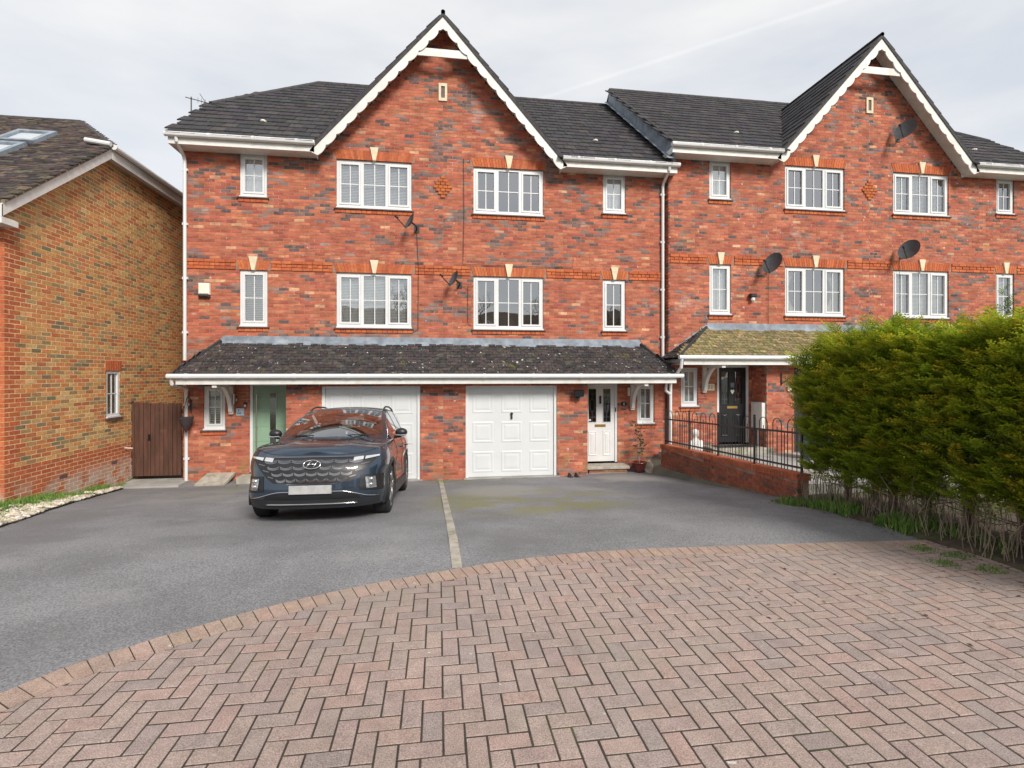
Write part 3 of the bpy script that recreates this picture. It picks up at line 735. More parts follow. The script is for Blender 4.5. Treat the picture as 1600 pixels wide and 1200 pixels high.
        rm.quad(P(0, 9.35, rz(-.45)), P(top, 9.35, rz(-.45)), P(top, 4.45, rz(4.45)), P(0, 4.45, rz(4.45)))
    RF = rm.build('roof', M['felt'], H)
    uy = Vector((0, 1, RS)).normalized(); x0, x1 = rng_(0, top)
    def keepr(p, x, y):
        a = (p.x-cx)*s; z = p.z-dz; yy = p.y-Y0
        if a < -.02 or a > top+.02 or yy > 4.42: return False
        if a < (9.95-z)/1.12: return False
        if end == 'hip' and a > top-max(0, z-8.6)*.86+.06: return False
        return True
    tile_field((x0, Y0-.49, Z(roofz(-.49)-.02)), (1, 0, 0), uy, x1-x0, 6.4, .30, .345, .43, .028, keepr, tcol, RF, M['tile'], 'roof_tile', 260)
    rt = MB()
    def ridge(p, q, r=.085):
        p, q = Vector(p), Vector(q); n = max(1, int((q-p).length/.42))
        for k in range(n):
            a_, b_ = p.lerp(q, k/n), p.lerp(q, (k+.98)/n); rt.tube([a_, b_], [r*1.04, r], 9)
    ridge(P(0 if s > 0 else 0, 4.45, roofz(4.45)-.02), P(3.84 if end == 'hip' else top, 4.45, roofz(4.45)-.02))
    if end == 'hip': ridge(P(3.84, 4.45, roofz(4.45)-.02), P(top, 1.70, roofz(1.70)-.03), .08)
    rt.build('ridge_tile', M['tile'] if False else M['ridge'], RF)
    vt = MB()
    if end == 'hip':      # exposed verge: stacked tile ends
        for k in range(8):
            y = -.45+k*.268; vt.add([P(top, y, roofz(y)-.05), P(top, y+.33, roofz(y+.33)-.07), P(top, y+.33, roofz(y+.33)-.01), P(top, y, roofz(y)+.03),
                                     P(top+.05, y, roofz(y)-.05), P(top+.05, y+.33, roofz(y+.33)-.07), P(top+.05, y+.33, roofz(y+.33)-.01), P(top+.05, y, roofz(y)+.03)],
                                    [(0, 1, 2, 3), (4, 7, 6, 5), (0, 4, 5, 1), (3, 2, 6, 7), (0, 3, 7, 4)])
        vt.build('verge', M['ridge'], RF)
    if end == 'verge':    # stands above the neighbour's roof: lead along the step
        for k in range(18):
            y = -.40+k*.27; y1_ = y+.28
            vt.add([P(top+.012+.002*(k & 1), y, roofz(y)-.50), P(top+.012, y1_, roofz(y1_)-.50), P(top+.012, y1_, roofz(y1_)-.08), P(top+.012+.002*(k & 1), y, roofz(y)-.02-.04*(k & 1))], [(0, 1, 2, 3)])
            vt.add([P(top+.012, y, roofz(y)-.40), P(top+.012, y1_, roofz(y1_)-.40), P(top+.16, y1_, roofz(y1_)-.40), P(top+.17, y, roofz(y)-.40)], [(0, 1, 2, 3)])
        vt.build('lead_flashing', M['lead'], RF)
        vb = MB(); vb.add([P(top, -.46, roofz(-.46)-.06), P(top, 4.45, roofz(4.45)-.06), P(top, 4.45, roofz(4.45)+.03), P(top, -.46, roofz(-.46)+.03),
                           P(top+.03, -.46, roofz(-.46)-.06), P(top+.03, 4.45, roofz(4.45)-.06), P(top+.03, 4.45, roofz(4.45)+.03), P(top+.03, -.46, roofz(-.46)+.03)],
                          [(0, 1, 2, 3), (4, 7, 6, 5), (0, 4, 5, 1), (3, 2, 6, 7), (0, 3, 7, 4)]); vb.build('verge', M['ridge'], RF)
    # ---- front gable
    g = MB(); th = math.atan(1.12); ga, gzt = 2.87, 10.06-2.87*1.12
    g.prism([P(0, -.42, 10.03), P(ga, -.42, gzt-.03), P(ga-.03, -.42, gzt-.10), P(0, -.42, 9.93)], (0, 4.0, 0)); GR = g.build('gable_roof', M['ridge'], H)
    keepg = lambda p, x, y: -.44 < p.y-Y0 and (p.z-dz) < 9.90 and (p.z-dz) > roofz(p.y-Y0)-.12
    tile_field((X(ga+.01), Y0-.44, Z(gzt-.045)), (0, 1, 0), (-s*1, 0, 1.12), 4.4, 4.5, .30, .345, .43, .028, keepg, tcol, GR, M['tile'], 'roof_tile', 0 if s > 0 else 40, bond=0, x0=.02)
    rt = MB(); n = 9
    for k in range(n): rt.tube([P(0, -.425+k*.44, 10.035), P(0, -.425+(k+.98)*.44, 10.035)], [.05, .047], 9)
    rt.build('ridge_tile', M['ridge'], GR)
    bb = MB(); Lb = 4.42; ns = 13; K = 8; pts = []
    for k in range(ns*K+1):
        t = Lb*k/(ns*K); d = .165+.05*abs(math.sin(math.pi*k/K))**.6
        if k == ns*K: d = .06
        a0, z0 = t*math.cos(th), 9.97-t*math.sin(th); a1, z1 = a0-d*math.sin(th), z0-d*math.cos(th)
        if a1 < 0: z1 = z0-d/math.cos(th)*1.0 if a0 < 1e-6 else z0-(d/math.cos(th))+a0*math.tan(th)*0; z1 = 9.97-d/math.cos(th)-0; a1 = 0.
        pts.append((a0, z0, a1, z1))
    for p, q in zip(pts, pts[1:]):
        bb.add([P(p[0], -.40, p[1]), P(q[0], -.40, q[1]), P(q[2], -.40, q[3]), P(p[2], -.40, p[3]), P(p[0], -.372, p[1]), P(q[0], -.372, q[1]), P(q[2], -.372, q[3]), P(p[2], -.372, p[3])],
               [(0, 1, 2, 3), (4, 7, 6, 5), (3, 2, 6, 7)])
    bb.build('bargeboard', M['paintw'], H)
    sf = MB(); sf.quad(P(0, -.371, 9.90), P(2.86, -.371, 9.90-2.86*1.12), P(2.86, -.002, 9.90-2.86*1.12), P(0, -.002, 9.90)); sf.build('soffit', M['paintw'], H)
    tb = MB(); tb.box(X(0), X(.78), Y0-.368, Y0-.34, Z(9.02), Z(9.20)); tb.build('tie_board', M['paintw'], H)
    # ---- garage door
    f = MB(); ga0, ga1 = .51, 2.64; yf = YG+.03
    f.box(X(ga0), X(ga0+.065), yf, yf+.08, Z(-.70), Z(1.46)); f.box(X(ga1-.065), X(ga1), yf, yf+.08, Z(-.70), Z(1.46)); f.box(X(ga0+.065), X(ga1-.065), yf, yf+.08, Z(1.385), Z(1.46))
    dark = ins[5] == 'dark'
    GF = f.build('garage_frame', M['upvc'] if not dark else M['blackp'], H)
    d = MB(); d.box(X(ga0+.068), X(ga1-.068), yf+.035, yf+.07, Z(-.665), Z(1.382)); GD = d.build('garage_door', M['gdoor'] if not dark else M['blackp'], H)
    pw = (ga1-ga0-.136)/3; ph = 2.047/3
    for i in range(3):
        for j in range(3):
            xa = ga0+.068+pw*i+.09; xb = xa+pw-.18; za = -.665+ph*j+.10; zb = za+ph-.20
            q = MB(); u = rng_(xa, xb); yo = yf+.0345; c = .05
            def ringp(e, y): return [(u[0]+e, y, Z(za)+e), (u[1]-e, y, Z(za)+e), (u[1]-e, y, Z(zb)-e), (u[0]+e, y, Z(zb)-e)]
            R_ = [ringp(0, yo), ringp(.015, yo-.006), ringp(.04, yo-.006), ringp(.06, yo-.001), ringp(.11, yo-.007)]
            vs = sum(R_, []); fs = []
            for r in range(4):
                for k in range(4): fs.append((r*4+k, r*4+(k+1) % 4, (r+1)*4+(k+1) % 4, (r+1)*4+k))
            fs.append((16, 17, 18, 19)); q.add(vs, fs); q.build('door_panel', M['gdoor'] if not dark else M['blackp'], GD)
    if not dark:
        q = MB(); xm = X((ga0+ga1)/2); q.lathe([(.0, -.02), (.03, -.02), (.032, .0)], 12, (xm, yf+.035-.015, Z(.78)), 'y'); q.box(xm-.018, xm+.018, yf-.002, yf+.03, Z(.66), Z(.77)); q.build('handle', M['black'], GD)
    q = MB(); q.box(X(ga0-.05), X(ga1+.05), YG-.10, YG+.1, Z(-.80), Z(-.672)); q.build('threshold', M['conc'], H)
    return H, X, Z, P, rng_
M['ridge'] = mk('ridge_concrete', (.05, .046, .048), .88, var=.3, scale=9, bump=.4, bscale=90)
C1, YP1, DZ1 = .11, 0., 0.
C2, YP2, DZ2 = 11.34, -.18, .43
HA = half(C1, YP1, DZ1, -1, 'tall red brick house with a sage green front door and conical hanging basket', 'hip', ['net', 'blind', 'wood', 'blind', 'wood', 'white'], ccol_dark)
HB = half(C1, YP1, DZ1, 1, 'tall red brick house with a white front door and white panelled garage door', 'butt', ['net', 'halfcurtain', 'none', 'halfcurtain', 'none', 'white'], ccol_dark)
HC = half(C2, YP2, DZ2, -1, 'tall red brick house with a black front door behind the hooped railings', 'verge', ['net', 'halfcurtain', 'net', 'curtain', 'net', 'dark'], ccol_olive)
HD = half(C2, YP2, DZ2, 1, 'tall red brick house behind the hedge, with two satellite dishes high up', 'hip', ['none', 'blind', 'blind', 'blind', 'none', 'dark'], ccol_olive, full=False)

# brick return where the second pair steps forward
rb = MB()
for t in lay(YP2+.004, .05, 1.7, 7.05, [], None, ZR+DZ2, .1): rb.box(C2-5.60-.034, C2-5.60+.06, t[0], t[1], t[2], t[3], col_main(t[0]*3, t[2]))
rb.build('brick_return', M['brick'], HC[0], kind='stuff')
# ---------------------------------------------------------------- doors
def leaded(parent, xa, xb, za, zb, y):
    q = MB(); q.quad((xa, y, za), (xb, y, za), (xb, y, zb), (xa, y, zb)); g = q.build('glazing', M['doorglass'], parent)
    q = MB(); cx_, cz_ = (xa+xb)/2, (za+zb)/2; rx, rz_ = (xb-xa)*.28, (zb-za)*.20
    el = [(cx_+rx*math.cos(t), y-.004, cz_+rz_*math.sin(t)) for t in [2*math.pi*k/18 for k in range(19)]]
    q.tube(el, .0035, 5); q.tube([(cx_, y-.004, za), (cx_, y-.004, cz_-rz_)], .003, 5); q.tube([(cx_, y-.004, cz_+rz_), (cx_, y-.004, zb)], .003, 5)
    for zz in (za+(zb-za)*.15, za+(zb-za)*.85): q.tube([(xa, y-.004, zz), (xb, y-.004, zz)], .003, 5)
    q.build('lead_came', M['lead'], parent)
M['doorglass'] = glass_mat('leaded_glass', .16, (.35, .38, .42), .15)
def door_frame(house, X0, X1, z0, z1, Y, mat='upvc', w=.06):
    f = MB(); f.box(X0, X0+w, Y+.02, Y+.10, z0, z1); f.box(X1-w, X1, Y+.02, Y+.10, z0, z1); f.box(X0+w, X1-w, Y+.02, Y+.10, z1-w, z1)
    return f.build('door_frame', M[mat], house)
def back(parent, X0, X1, z0, z1, Y):
    q = MB(); q.quad((X0, Y, z0), (X1, Y, z0), (X1, Y, z1), (X0, Y, z1)); q.build('hall', M['dark'], parent)
# A: sage green
H, X, Z, P, rg = HA; x0, x1 = rg(3.46, 4.33); zb, zt = -.52, 1.495
door_frame(H, x0, x1, zb, zt, YP1, 'upvc')
d = MB(); d.box(x0+.062, x1-.062, .045, .09, zb+.02, zt-.062); DA = d.build('front_door', M['sage'], H)
for k in range(1, 6):
    d = MB(); z = zb+.02+k*.335; d.box(x0+.07, x0+.395, .0425, .0448, z-.004, z+.004); d.box(x0+.585, x1-.07, .0425, .0448, z-.004, z+.004); d.build('groove', M['sage_d'] if 'sage_d' in M else M['blackp'], DA)
d = MB(); xa, xb = x0+.40, x0+.58
for u in ((xa, xa+.025), (xb-.025, xb)): d.box(u[0], u[1], .036, .0449, zb+.2, zt-.2)
d.box(xa+.025, xb-.025, .036, .0449, zb+.2, zb+.225); d.box(xa+.025, xb-.025, .036, .0449, zt-.225, zt-.2); d.build('glazing_trim', M['sage'], DA)
d = MB(); d.quad((xa+.025, .0405, zb+.225), (xb-.025, .0405, zb+.225), (xb-.025, .0405, zt-.225), (xa+.025, .0405, zt-.225)); d.build('glazing', M['cglass'], DA)
back(DA, xa, xb, zb+.21, zt-.21, .0443)
d = MB(); hx = x0+.16; d.tube([(hx, -.03, zb+.25), (hx, -.03, zt-.26)], .014, 8)
for z in (zb+.35, zt-.36, (zb+zt)/2): d.tube([(hx, -.03, z), (hx, .045, z)], .010, 8)
d.build('pull_handle', M['steel'], DA)
# B: white
H, X, Z, P, rg = HB; x0, x1 = rg(3.46, 4.33)
def panel_door(H, x0, x1, zb, zt, Y, mat, lb, glassback=True):
    xa, xb = x0+.062, x1-.062; W_ = xb-xa; ga, gb = zb+(zt-zb)*.50, zt-.17
    lites = [(xa+W_*.10, xa+W_*.36), (xa+W_*.60, xa+W_*.86)]
    d = MB(); y0_, y1_ = Y+.045, Y+.09
    cutx = [xa, lites[0][0], lites[0][1], lites[1][0], lites[1][1], xb]
    d.box(xa, xb, y0_, y1_, zb+.02, ga); d.box(xa, xb, y0_, y1_, gb, zt-.062)
    for u, v in ((0, 1), (2, 3), (4, 5)): d.box(cutx[u], cutx[v], y0_, y1_, ga, gb)
    D = d.build('front_door', M[mat], H)
    for l in lites:
        leaded(D, l[0], l[1], ga, gb, Y+.06); back(D, l[0], l[1], ga, gb, Y+.5)
        t = MB(); e = .014; t.box(l[0]-e, l[0], y0_-.010, y0_, ga-e, gb+e); t.box(l[1], l[1]+e, y0_-.010, y0_, ga-e, gb+e); t.box(l[0], l[1], y0_-.010, y0_, ga-e, ga); t.box(l[0], l[1], y0_-.010, y0_, gb, gb+e); t.build('glazing_trim', M[mat], D)
        q = MB(); za, zc = zb+.16, ga-.22; u0, u1 = l[0]-.01, l[1]+.01
        R_ = [[(u0+e, y, za+e), (u1-e, y, za+e), (u1-e, y, zc-e), (u0+e, y, zc-e)] for e, y in ((0, y0_-.001), (.01, y0_-.011), (.03, y0_-.011), (.045, y0_-.002), (.075, y0_-.012))]
        fs = [(r*4+k, r*4+(k+1) % 4, (r+1)*4+(k+1) % 4, (r+1)*4+k) for r in range(4) for k in range(4)]+[(16, 17, 18, 19)]
        q.add(sum(R_, []), fs); q.build('door_panel', M[mat], D)
    cxm = (x0+x1)/2
    q = MB(); q.bevbox(cxm-.14, cxm+.14, y0_-.015, y0_, ga-.12, ga-.055, .006, 'y'); q.build('letterbox', M[lb], D)
    return D, cxm, ga, gb
door_frame(H, x0, x1, -.50, 1.495, YP1)
DB, cxm, ga, gb = panel_door(H, x0, x1, -.50, 1.495, YP1, 'upvc', 'brass')
q = MB(); q.ball((cxm, .03, ga+.62), (.03, .022, .045), 10, 7); q.box(cxm-.022, cxm+.022, .02, .044, ga+.46, ga+.6); q.build('door_knocker', M['black'], DB)
q = MB(); q.box(x1-.055, x1-.035, -.005, .02, .76, .86); q.build('door_bell', M['black'], H)
q = MB(); q.box(x0+.135, x0+.20, .0555, .059, ga+.03, ga+.075); q.build('sticker', M['upvc'], DB)
# C: black with white frame
H, X, Z, P, rg = HC; x0, x1 = rg(3.46, 4.33); Yc = YP2
door_frame(H, x0, x1, -.06, 1.495+DZ2, Yc)
DC, cxm, ga, gb = panel_door(H, x0, x1, -.06, 1.495+DZ2, Yc, 'black', 'brass')
q = MB(); q.box(cxm-.05, cxm+.05, Yc+.03, Yc+.044, ga+.42, ga+.54); q.build('door_sticker', M['lead'], DC)
q = MB(); q.prism([(cxm, Yc+.03, ga+.25), (cxm+.05, Yc+.03, ga+.32), (cxm+.04, Yc+.03, ga+.37), (cxm, Yc+.03, ga+.35), (cxm-.04, Yc+.03, ga+.37), (cxm-.05, Yc+.03, ga+.32)], (0, .012, 0)); q.build('heart_plaque', M['upvc'], DC)
H, X, Z, P, rg = HD; x0, x1 = rg(3.46, 4.33)
door_frame(H, x0, x1, -.06, 1.495+DZ2, Yc); panel_door(H, x0, x1, -.06, 1.495+DZ2, Yc, 'upvc', 'brass')
# ---------------------------------------------------------------- gable ornaments (belong to house A / C side of the party line)
for (HH, cx_, Yw, dz) in ((HA[0], C1, YP1, 0), (HC[0], C2, YP2, DZ2)):
    q = MB(); y = Yw-.03; zc = 8.40+dz
    q.box(cx_-.10, cx_-.045, y, Yw+.02, zc-.21, zc+.21); q.box(cx_+.045, cx_+.10, y, Yw+.02, zc-.21, zc+.21); q.box(cx_-.045, cx_+.045, y, Yw+.02, zc+.14, zc+.21); q.box(cx_-.045, cx_+.045, y, Yw+.02, zc-.21, zc-.14)
    v = q.build('gable_vent', M['stone'], HH)
    q = MB(); q.box(cx_-.044, cx_+.044, Yw-.006, Yw+.018, zc-.139, zc+.139); q.build('vent_slot', M['sill'], v)
    q = MB(); zc = 6.15+dz
    for r, n in ((-3, 1), (-2, 2), (-1, 3), (0, 4), (1, 3), (2, 2), (3, 1)):
        for k in range(n):
            x = cx_+(k-(n-1)/2)*.1125; q.bevbox(x-.052, x+.052, Yw-.03, Yw+.01, zc+r*.075-.033, zc+r*.075+.033, .005, 'y', jit((.43, .125, .045), .12))
    q.build('diamond_motif', M['soldier'], HH, kind='stuff')
# ================================================================== LEFT HOUSE
XL, YC = -6.80, -3.13
HL = empty('detached_house', (-9.5, 0, -.5), 'yellow and brown brick house with two rooflights in its dark tiled roof', 'house')
SL = .757
def vz(y): return 4.34+(y-YC)*SL                 # underside line of the verge
hl = [(-.61, -.16, .79, 1.765)]
def liml(z):
    if z <= 4.34: return (YC, 4.2)
    if z > 6.24: return (9, 9)
    return (YC+(z-4.34)/SL, 4.2)
mb = MB(); mortar_sheet(mb, YC, 4.2, -.9, 6.24, hl, lambda u, z: (XL-.0025, u, z), liml)
mb.quad((XL-.008, YC+.008, -.9), (-14, YC+.008, -.9), (-14, YC+.008, 4.3), (XL-.008, YC+.008, 4.3))
mb.quad((XL-.008, 4.2, -.9), (-14, 4.2, -.9), (-14, 4.2, 6.2), (XL-.008, 4.2, 6.2))
WL = mb.build('wall', M['mortar_l'], HL)
bl = []
def quoin(z): return YC+(.30 if int((z+5)/.3) & 1 else .42)
for t in lay(YC, 4.15, -.9+.04, 6.22, hl+[(-.66, -.11, 1.765, 1.99)], liml, .79):
    zm = (t[2]+t[3])/2; u = (t[0]+t[1])/2
    c = col_orange(0, 0) if (u < quoin(zm) and zm < 4.2) or zm < .19 else col_left(u, zm)
    if zm < .19: c = jit((.42, .115, .05), .12)
    bl.append((*t, XL, c))
emit_bricks(bl, WL, ME_BL, M['brick_l'], 'x', lambda x, y, z: z < gz(y)+.05 or y > 1.2, 300)
mbk = MB()
for t in lay(-8.6, XL-.1, -.86, 4.2, [], None, .79): mbk.bevbox(t[0], t[1], YC, YC+.095, t[2], t[3], .004, 'y', col_orange(0, 0))
mbk.build('front_brickwork', M['brick_l'], WL, kind='stuff')
# window in the side wall (faces +X)
def window_x(house, Y0, Y1, z0, z1, Xw):
    f = MB(); fw = .055; x0, x1 = Xw-.08, Xw-.012
    f.box(x0, x1, Y0, Y1, z0, z0+fw+.02); f.box(x0, x1, Y0, Y1, z1-fw, z1); f.box(x0, x1, Y0, Y0+fw, z0+fw+.02, z1-fw); f.box(x0, x1, Y1-fw, Y1, z0+fw+.02, z1-fw)
    f.box(x1, Xw+.025, Y0-.004, Y1+.004, z0-.004, z0+.024); W = f.build('window', M['upvc'], house)
    a, b, c, d = Y0+fw, Y1-fw, z0+fw+.02, z1-fw
    g = MB(); g.quad((x1-.03, a, c), (x1-.03, b, c), (x1-.03, b, d), (x1-.03, a, d)); g.build('pane', M['glass'], W)
    q = MB(); m_ = (a+b)/2; h_ = (c+d)/2; q.box(x1-.028, x1-.018, m_-.01, m_+.01, c, d); q.box(x1-.028, x1-.018, a, m_-.01, h_-.01, h_+.01); q.box(x1-.028, x1-.018, m_+.01, b, h_-.01, h_+.01); q.build('glazing_bar', M['upvc'], W)
    r = MB(); r.quad((x0-.3, Y0, z0), (x0-.3, Y1, z0), (x0-.3, Y1, z1), (x0-.3, Y0, z1)); r.build('room', M['dark'], W)
    s_ = MB(); s_.box(Xw-.03, Xw+.05, Y0-.05, Y1+.05, z0-.04, z0-.006); s_.build('sill', M['sill'], W)
    n = 7; s_ = MB()
    for k in range(n):
        u0, u1 = Y0-.05+(Y1-Y0+.10)*k/n, Y0-.05+(Y1-Y0+.10)*(k+1)/n; s_.bevbox(Xw-.09, Xw+.012, u0+.004, u1-.004, z1+.004, z1+.22, .004, 'x', col_orange(0, 0))
    s_.build('lintel', M['soldier'], house, kind='stuff')
window_x(HL, -.61, -.16, .79, 1.765, XL)
# air bricks and overflow
for (y, z) in ((-1.84, -.17), (-.35, -.17)):
    q = MB(); q.box(XL-.02, XL+.004, y-.10, y+.10, z-.032, z+.032)
    for k in range(7): q.box(XL+.004, XL+.008, y-.09+k*.027, y-.078+k*.027, z-.025, z+.025)
    q.build('air_brick', M['sill'], HL)
q = MB(); q.tube([(XL, .02, .08), (XL+.16, .02, .07)], .012, 8); q.build('overflow_pipe', M['upvc'], HL)
# roof
ex, ez = -6.62, 6.36          # main eave line on the right side
fy, fz = -3.42, 4.36
SR = (7.46-fz)/(.70-fy)
def lz(y): return fz+(y-fy)*SR
yE = fy+(ez-fz)/SR
rm = MB(); hx = ex-(7.46-ez)/SR; yB = 2*.70-yE
rm.poly([(-14.5, fy, fz-.05), (ex, fy, fz-.05), (ex, yE, ez-.05), (hx, .70, 7.41), (-14.5, .70, 7.41)])
rm.poly([(ex, yE, ez-.05), (ex, yB+1.4, ez-.05), (hx, .70+1.4, 7.41), (hx, .70, 7.41)])
rm.poly([(-14.5, .7, 7.41), (hx, .70, 7.41), (hx, 2.1, 7.41), (-14.5, 2.1, 7.41)])
rm.poly([(-14.5, yB+1.4, ez-.05), (ex, yB+1.4, ez-.05), (hx, 2.1, 7.41), (-14.5, 2.1, 7.41)])
RL = rm.build('roof', M['felt'], HL)
lcol = lambda p: jit(rnd.choice([(.062, .047, .043), (.05, .04, .04), (.085, .06, .05), (.042, .036, .036), (.10, .08, .06)]), .25)
RLW = [(-8.58, -7.86, 6.20, 6.68), (-8.62, -7.90, 5.50, 6.12)]
def keepl(p, x, y):
    if p.x > ex+.02 or p.y > .68 or p.x < -13.2: return False
    if p.z > ez and p.x > ex-(p.z-ez)/SR+.03: return False
    return True
tile_field((-13.6, fy-.04, fz-.02), (1, 0, 0), (0, 1, SR), 7.0, 5.3, .166, .1, .17, .013, keepl, lcol, RL, M['tile'], 'roof_tile', 260, wob=.006)
keepl2 = lambda p, x, y: p.y > yE+(p.z-ez)/SR-.03 and p.z < 7.44
tile_field((ex+.04, yE-.02, ez-.03), (0, 1, 0), (-1, 0, SR), 3.4, 1.9, .166, .1, .17, .013, keepl2, lcol, RL, M['tile'], 'roof_tile', 0, wob=.006)
q = MB()
def rid(p, q_, r):
    p, q_ = Vector(p), Vector(q_); n = max(1, int((q_-p).length/.33))
    for k in range(n): q.tube([p.lerp(q_, k/n), p.lerp(q_, (k+.97)/n)], [r*1.05, r], 8)
rid((-13.5, .70, 7.44), (hx, .70, 7.44), .07); rid((hx, .70, 7.44), (ex+.02, yE, ez+.0), .06); q.build('ridge_tile', M['ridge'], RL)
# mortar bedded verge, bargeboard, eaves
q = MB(); P0 = Vector((ex, fy, fz)); P1 = Vector((ex, yE, ez))
for k in range(30):
    a = P0.lerp(P1, k/30); b = P0.lerp(P1, (k+.9)/30); q.add([(ex+.045, a.y, a.z-.03), (ex+.045, b.y, b.z-.035), (ex+.045, b.y, b.z-.005), (ex+.045, a.y, a.z+.02), (ex-.05, a.y, a.z-.03), (ex-.05, b.y, b.z-.035), (ex-.05, b.y, b.z-.005), (ex-.05, a.y, a.z+.02)],
          [(0, 1, 2, 3), (4, 7, 6, 5), (3, 2, 6, 7), (0, 3, 7, 4), (1, 5, 6, 2)])
q.build('verge', M['tile_v'] if 'tile_v' in M else M['slab'], RL)
q = MB(); q.prism([(ex-.01, fy-.02, fz-.24), (ex-.01, yE, ez-.24), (ex-.01, yE, ez-.045), (ex-.01, fy-.02, fz-.045)], (.03, 0, 0)); q.build('bargeboard', M['paintw'], HL)
q = MB(); q.add([(XL-.01, YC, fz-.02), (ex-.011, fy, fz-.20), (ex-.011, yE, ez-.20), (XL-.01, yE, ez-.16)], [(0, 1, 2, 3)]); q.build('soffit', M['paintw'], HL)
q = MB(); q.box(-14, ex+.02, fy-.03, fy-.005, fz-.24, fz-.05); q.box(-14, ex-.02, fy-.004, YC, fz-.235, fz-.225); q.box(ex-.20, ex+.021, fy-.031, YC-.003, fz-.34, fz-.245); q.build('fascia', M['paintw'], HL)
q = MB(); q.tube([(-14, fy-.09, fz-.06), (ex-.2, fy-.09, fz-.06)], .055, 10); q.build('gutter', M['upvc'], HL)
q = MB(); q.box(ex+.0, ex+.025, yE, 4.3, ez-.27, ez-.07); q.box(XL-.01, ex-.001, yE, 4.3, ez-.225, ez-.215); q.build('fascia', M['paintw'], HL)
q = MB(); q.tube([(ex+.08, yE-.05, ez-.035), (ex+.08, 4.3, ez-.035)], .055, 10); q.tube([(ex-.42, yE-.10, ez+.06), (ex+.05, yE-.10, ez+.0)], .05, 10); q.build('gutter', M['upvc'], HL)
# rooflights
nrm = Vector((0, -SR, 1)).normalized(); upv = Vector((0, 1, SR)).normalized()
for (xa, xb, za, zb) in RLW:
    pa = Vector((xa, fy+(za-fz)/SR, za)); Ls = (zb-za)/upv.z; e = .09
    def rp(x, t, h): return tuple(Vector((x, pa.y, pa.z))+upv*t+nrm*h)
    q = MB()
    for (u0, u1, t0, t1) in ((xa, xb, 0, e), (xa, xb, Ls-e, Ls), (xa, xa+e, e, Ls-e), (xb-e, xb, e, Ls-e)):
        q.add([rp(u0, t0, -.02), rp(u1, t0, -.02), rp(u1, t1, -.02), rp(u0, t1, -.02), rp(u0, t0, .10), rp(u1, t0, .10), rp(u1, t1, .10), rp(u0, t1, .10)], [(4, 5, 6, 7), (0, 1, 5, 4), (1, 2, 6, 5), (2, 3, 7, 6), (3, 0, 4, 7)])
    RW = q.build('rooflight', M['lead'], RL)
    q = MB(); q.quad(rp(xa+e, e, .075), rp(xb-e, e, .075), rp(xb-e, Ls-e, .075), rp(xa+e, Ls-e, .075)); q.build('pane', M['glass'], RW)
    q = MB(); q.quad(rp(xa+e, e, .045), rp(xb-e, e, .045), rp(xb-e, Ls-e, .045), rp(xa+e, Ls-e, .045)); q.build('blind', M['blind'], RW)

# ================================================================== SIDE GATE
G = empty('side_gate', (-6.2, .30, -.66), 'brown stained closeboard gate and panel between the two houses', 'gate')
n = 12; x = -6.84
for k in range(n):
    w_ = .09 if k != 4 else .05; zt_ = 1.055-.02*(k > 3)+rnd.uniform(-.006, .006)
    q = MB(); q.bevbox(x+.003, x+w_-.003, .285+rnd.uniform(-.004, .004), .31, -.60, zt_, .003, 'y'); q.build('board', M['gatewood'], G); x += w_+.002
q = MB()
for z in (-.4, .25, .85): q.box(-6.84, -5.62, .311, .35, z-.05, z+.05)
q.build('rail', M['gatewood'], G)
q = MB(); q.tube([(-6.44, .25, .22), (-6.44, .25, .32)], .008, 6); q.box(-6.47, -6.41, .275, .284, .2, .34); q.tube([(-6.44, .284, .22), (-6.44, .25, .22)], .006, 6); q.tube([(-6.44, .284, .32), (-6.44, .25, .32)], .006, 6); q.build('latch', M['black'], G)
q = MB(); q.box(-6.86, -6.80, .26, .36, -.66, 1.09); q.box(-5.73, -5.64, .26, .36, -.66, 1.03); q.build('post', M['gatewood'], G)
q = MB(); q.box(-6.74, -5.45, -.55, .25, -.76, -.655); q.build('gate_path', M['conc'], kind='structure')

# ================================================================== LEFT BED: soil, gravel, grass
def bed_z(x, y): return gz(y)+.012+.05*sstep(0, .9, left_edge(y)-x)+.02*(vn(x*4, y*4, 2)-.5)
mb = MB(); ys = lin(-9.5, .2, 110); NX = 24
for y in ys:
    xr = left_edge(y)+.05*(vn(0, y*3, 9)-.5); xl = -9.0 if y < YC else XL-.02
    for i in range(NX): x = xl+(xr-xl)*(i/(NX-1))**.6; mb.v.append((x, y, bed_z(x, y)))
mb.f = [(j*NX+i, j*NX+i+1, (j+1)*NX+i+1, (j+1)*NX+i) for j in range(len(ys)-1) for i in range(NX-1)]
mb.build('flower_bed', M['soil'], smooth=True, kind='structure')
def pebble(mb, c, r, col):
    a = [(1, 0, 0), (-1, 0, 0), (0, 1, 0), (0, -1, 0), (0, 0, 1), (0, 0, -1), (.62, .62, .4), (-.62, .62, .4), (-.62, -.62, .4), (.62, -.62, .4)]
    th = rnd.random()*6.28; sx, sy, sz = r*rnd.uniform(.8, 1.3), r*rnd.uniform(.7, 1.1), r*rnd.uniform(.45, .75); vs = []
    for v in a:
        x, y, z = v[0]*sx, v[1]*sy, v[2]*sz; k = rnd.uniform(.85, 1.15); vs.append((c[0]+(x*math.cos(th)-y*math.sin(th))*k, c[1]+(x*math.sin(th)+y*math.cos(th))*k, c[2]+z*k))
    mb.add(vs, [(4, 6, 7), (4, 7, 8), (4, 8, 9), (4, 9, 6), (0, 2, 6), (2, 1, 7), (1, 3, 8), (3, 0, 9), (6, 2, 7), (7, 1, 8), (8, 3, 9), (9, 0, 6), (5, 2, 0), (5, 1, 2), (5, 3, 1), (5, 0, 3)], col)
gm = MB()
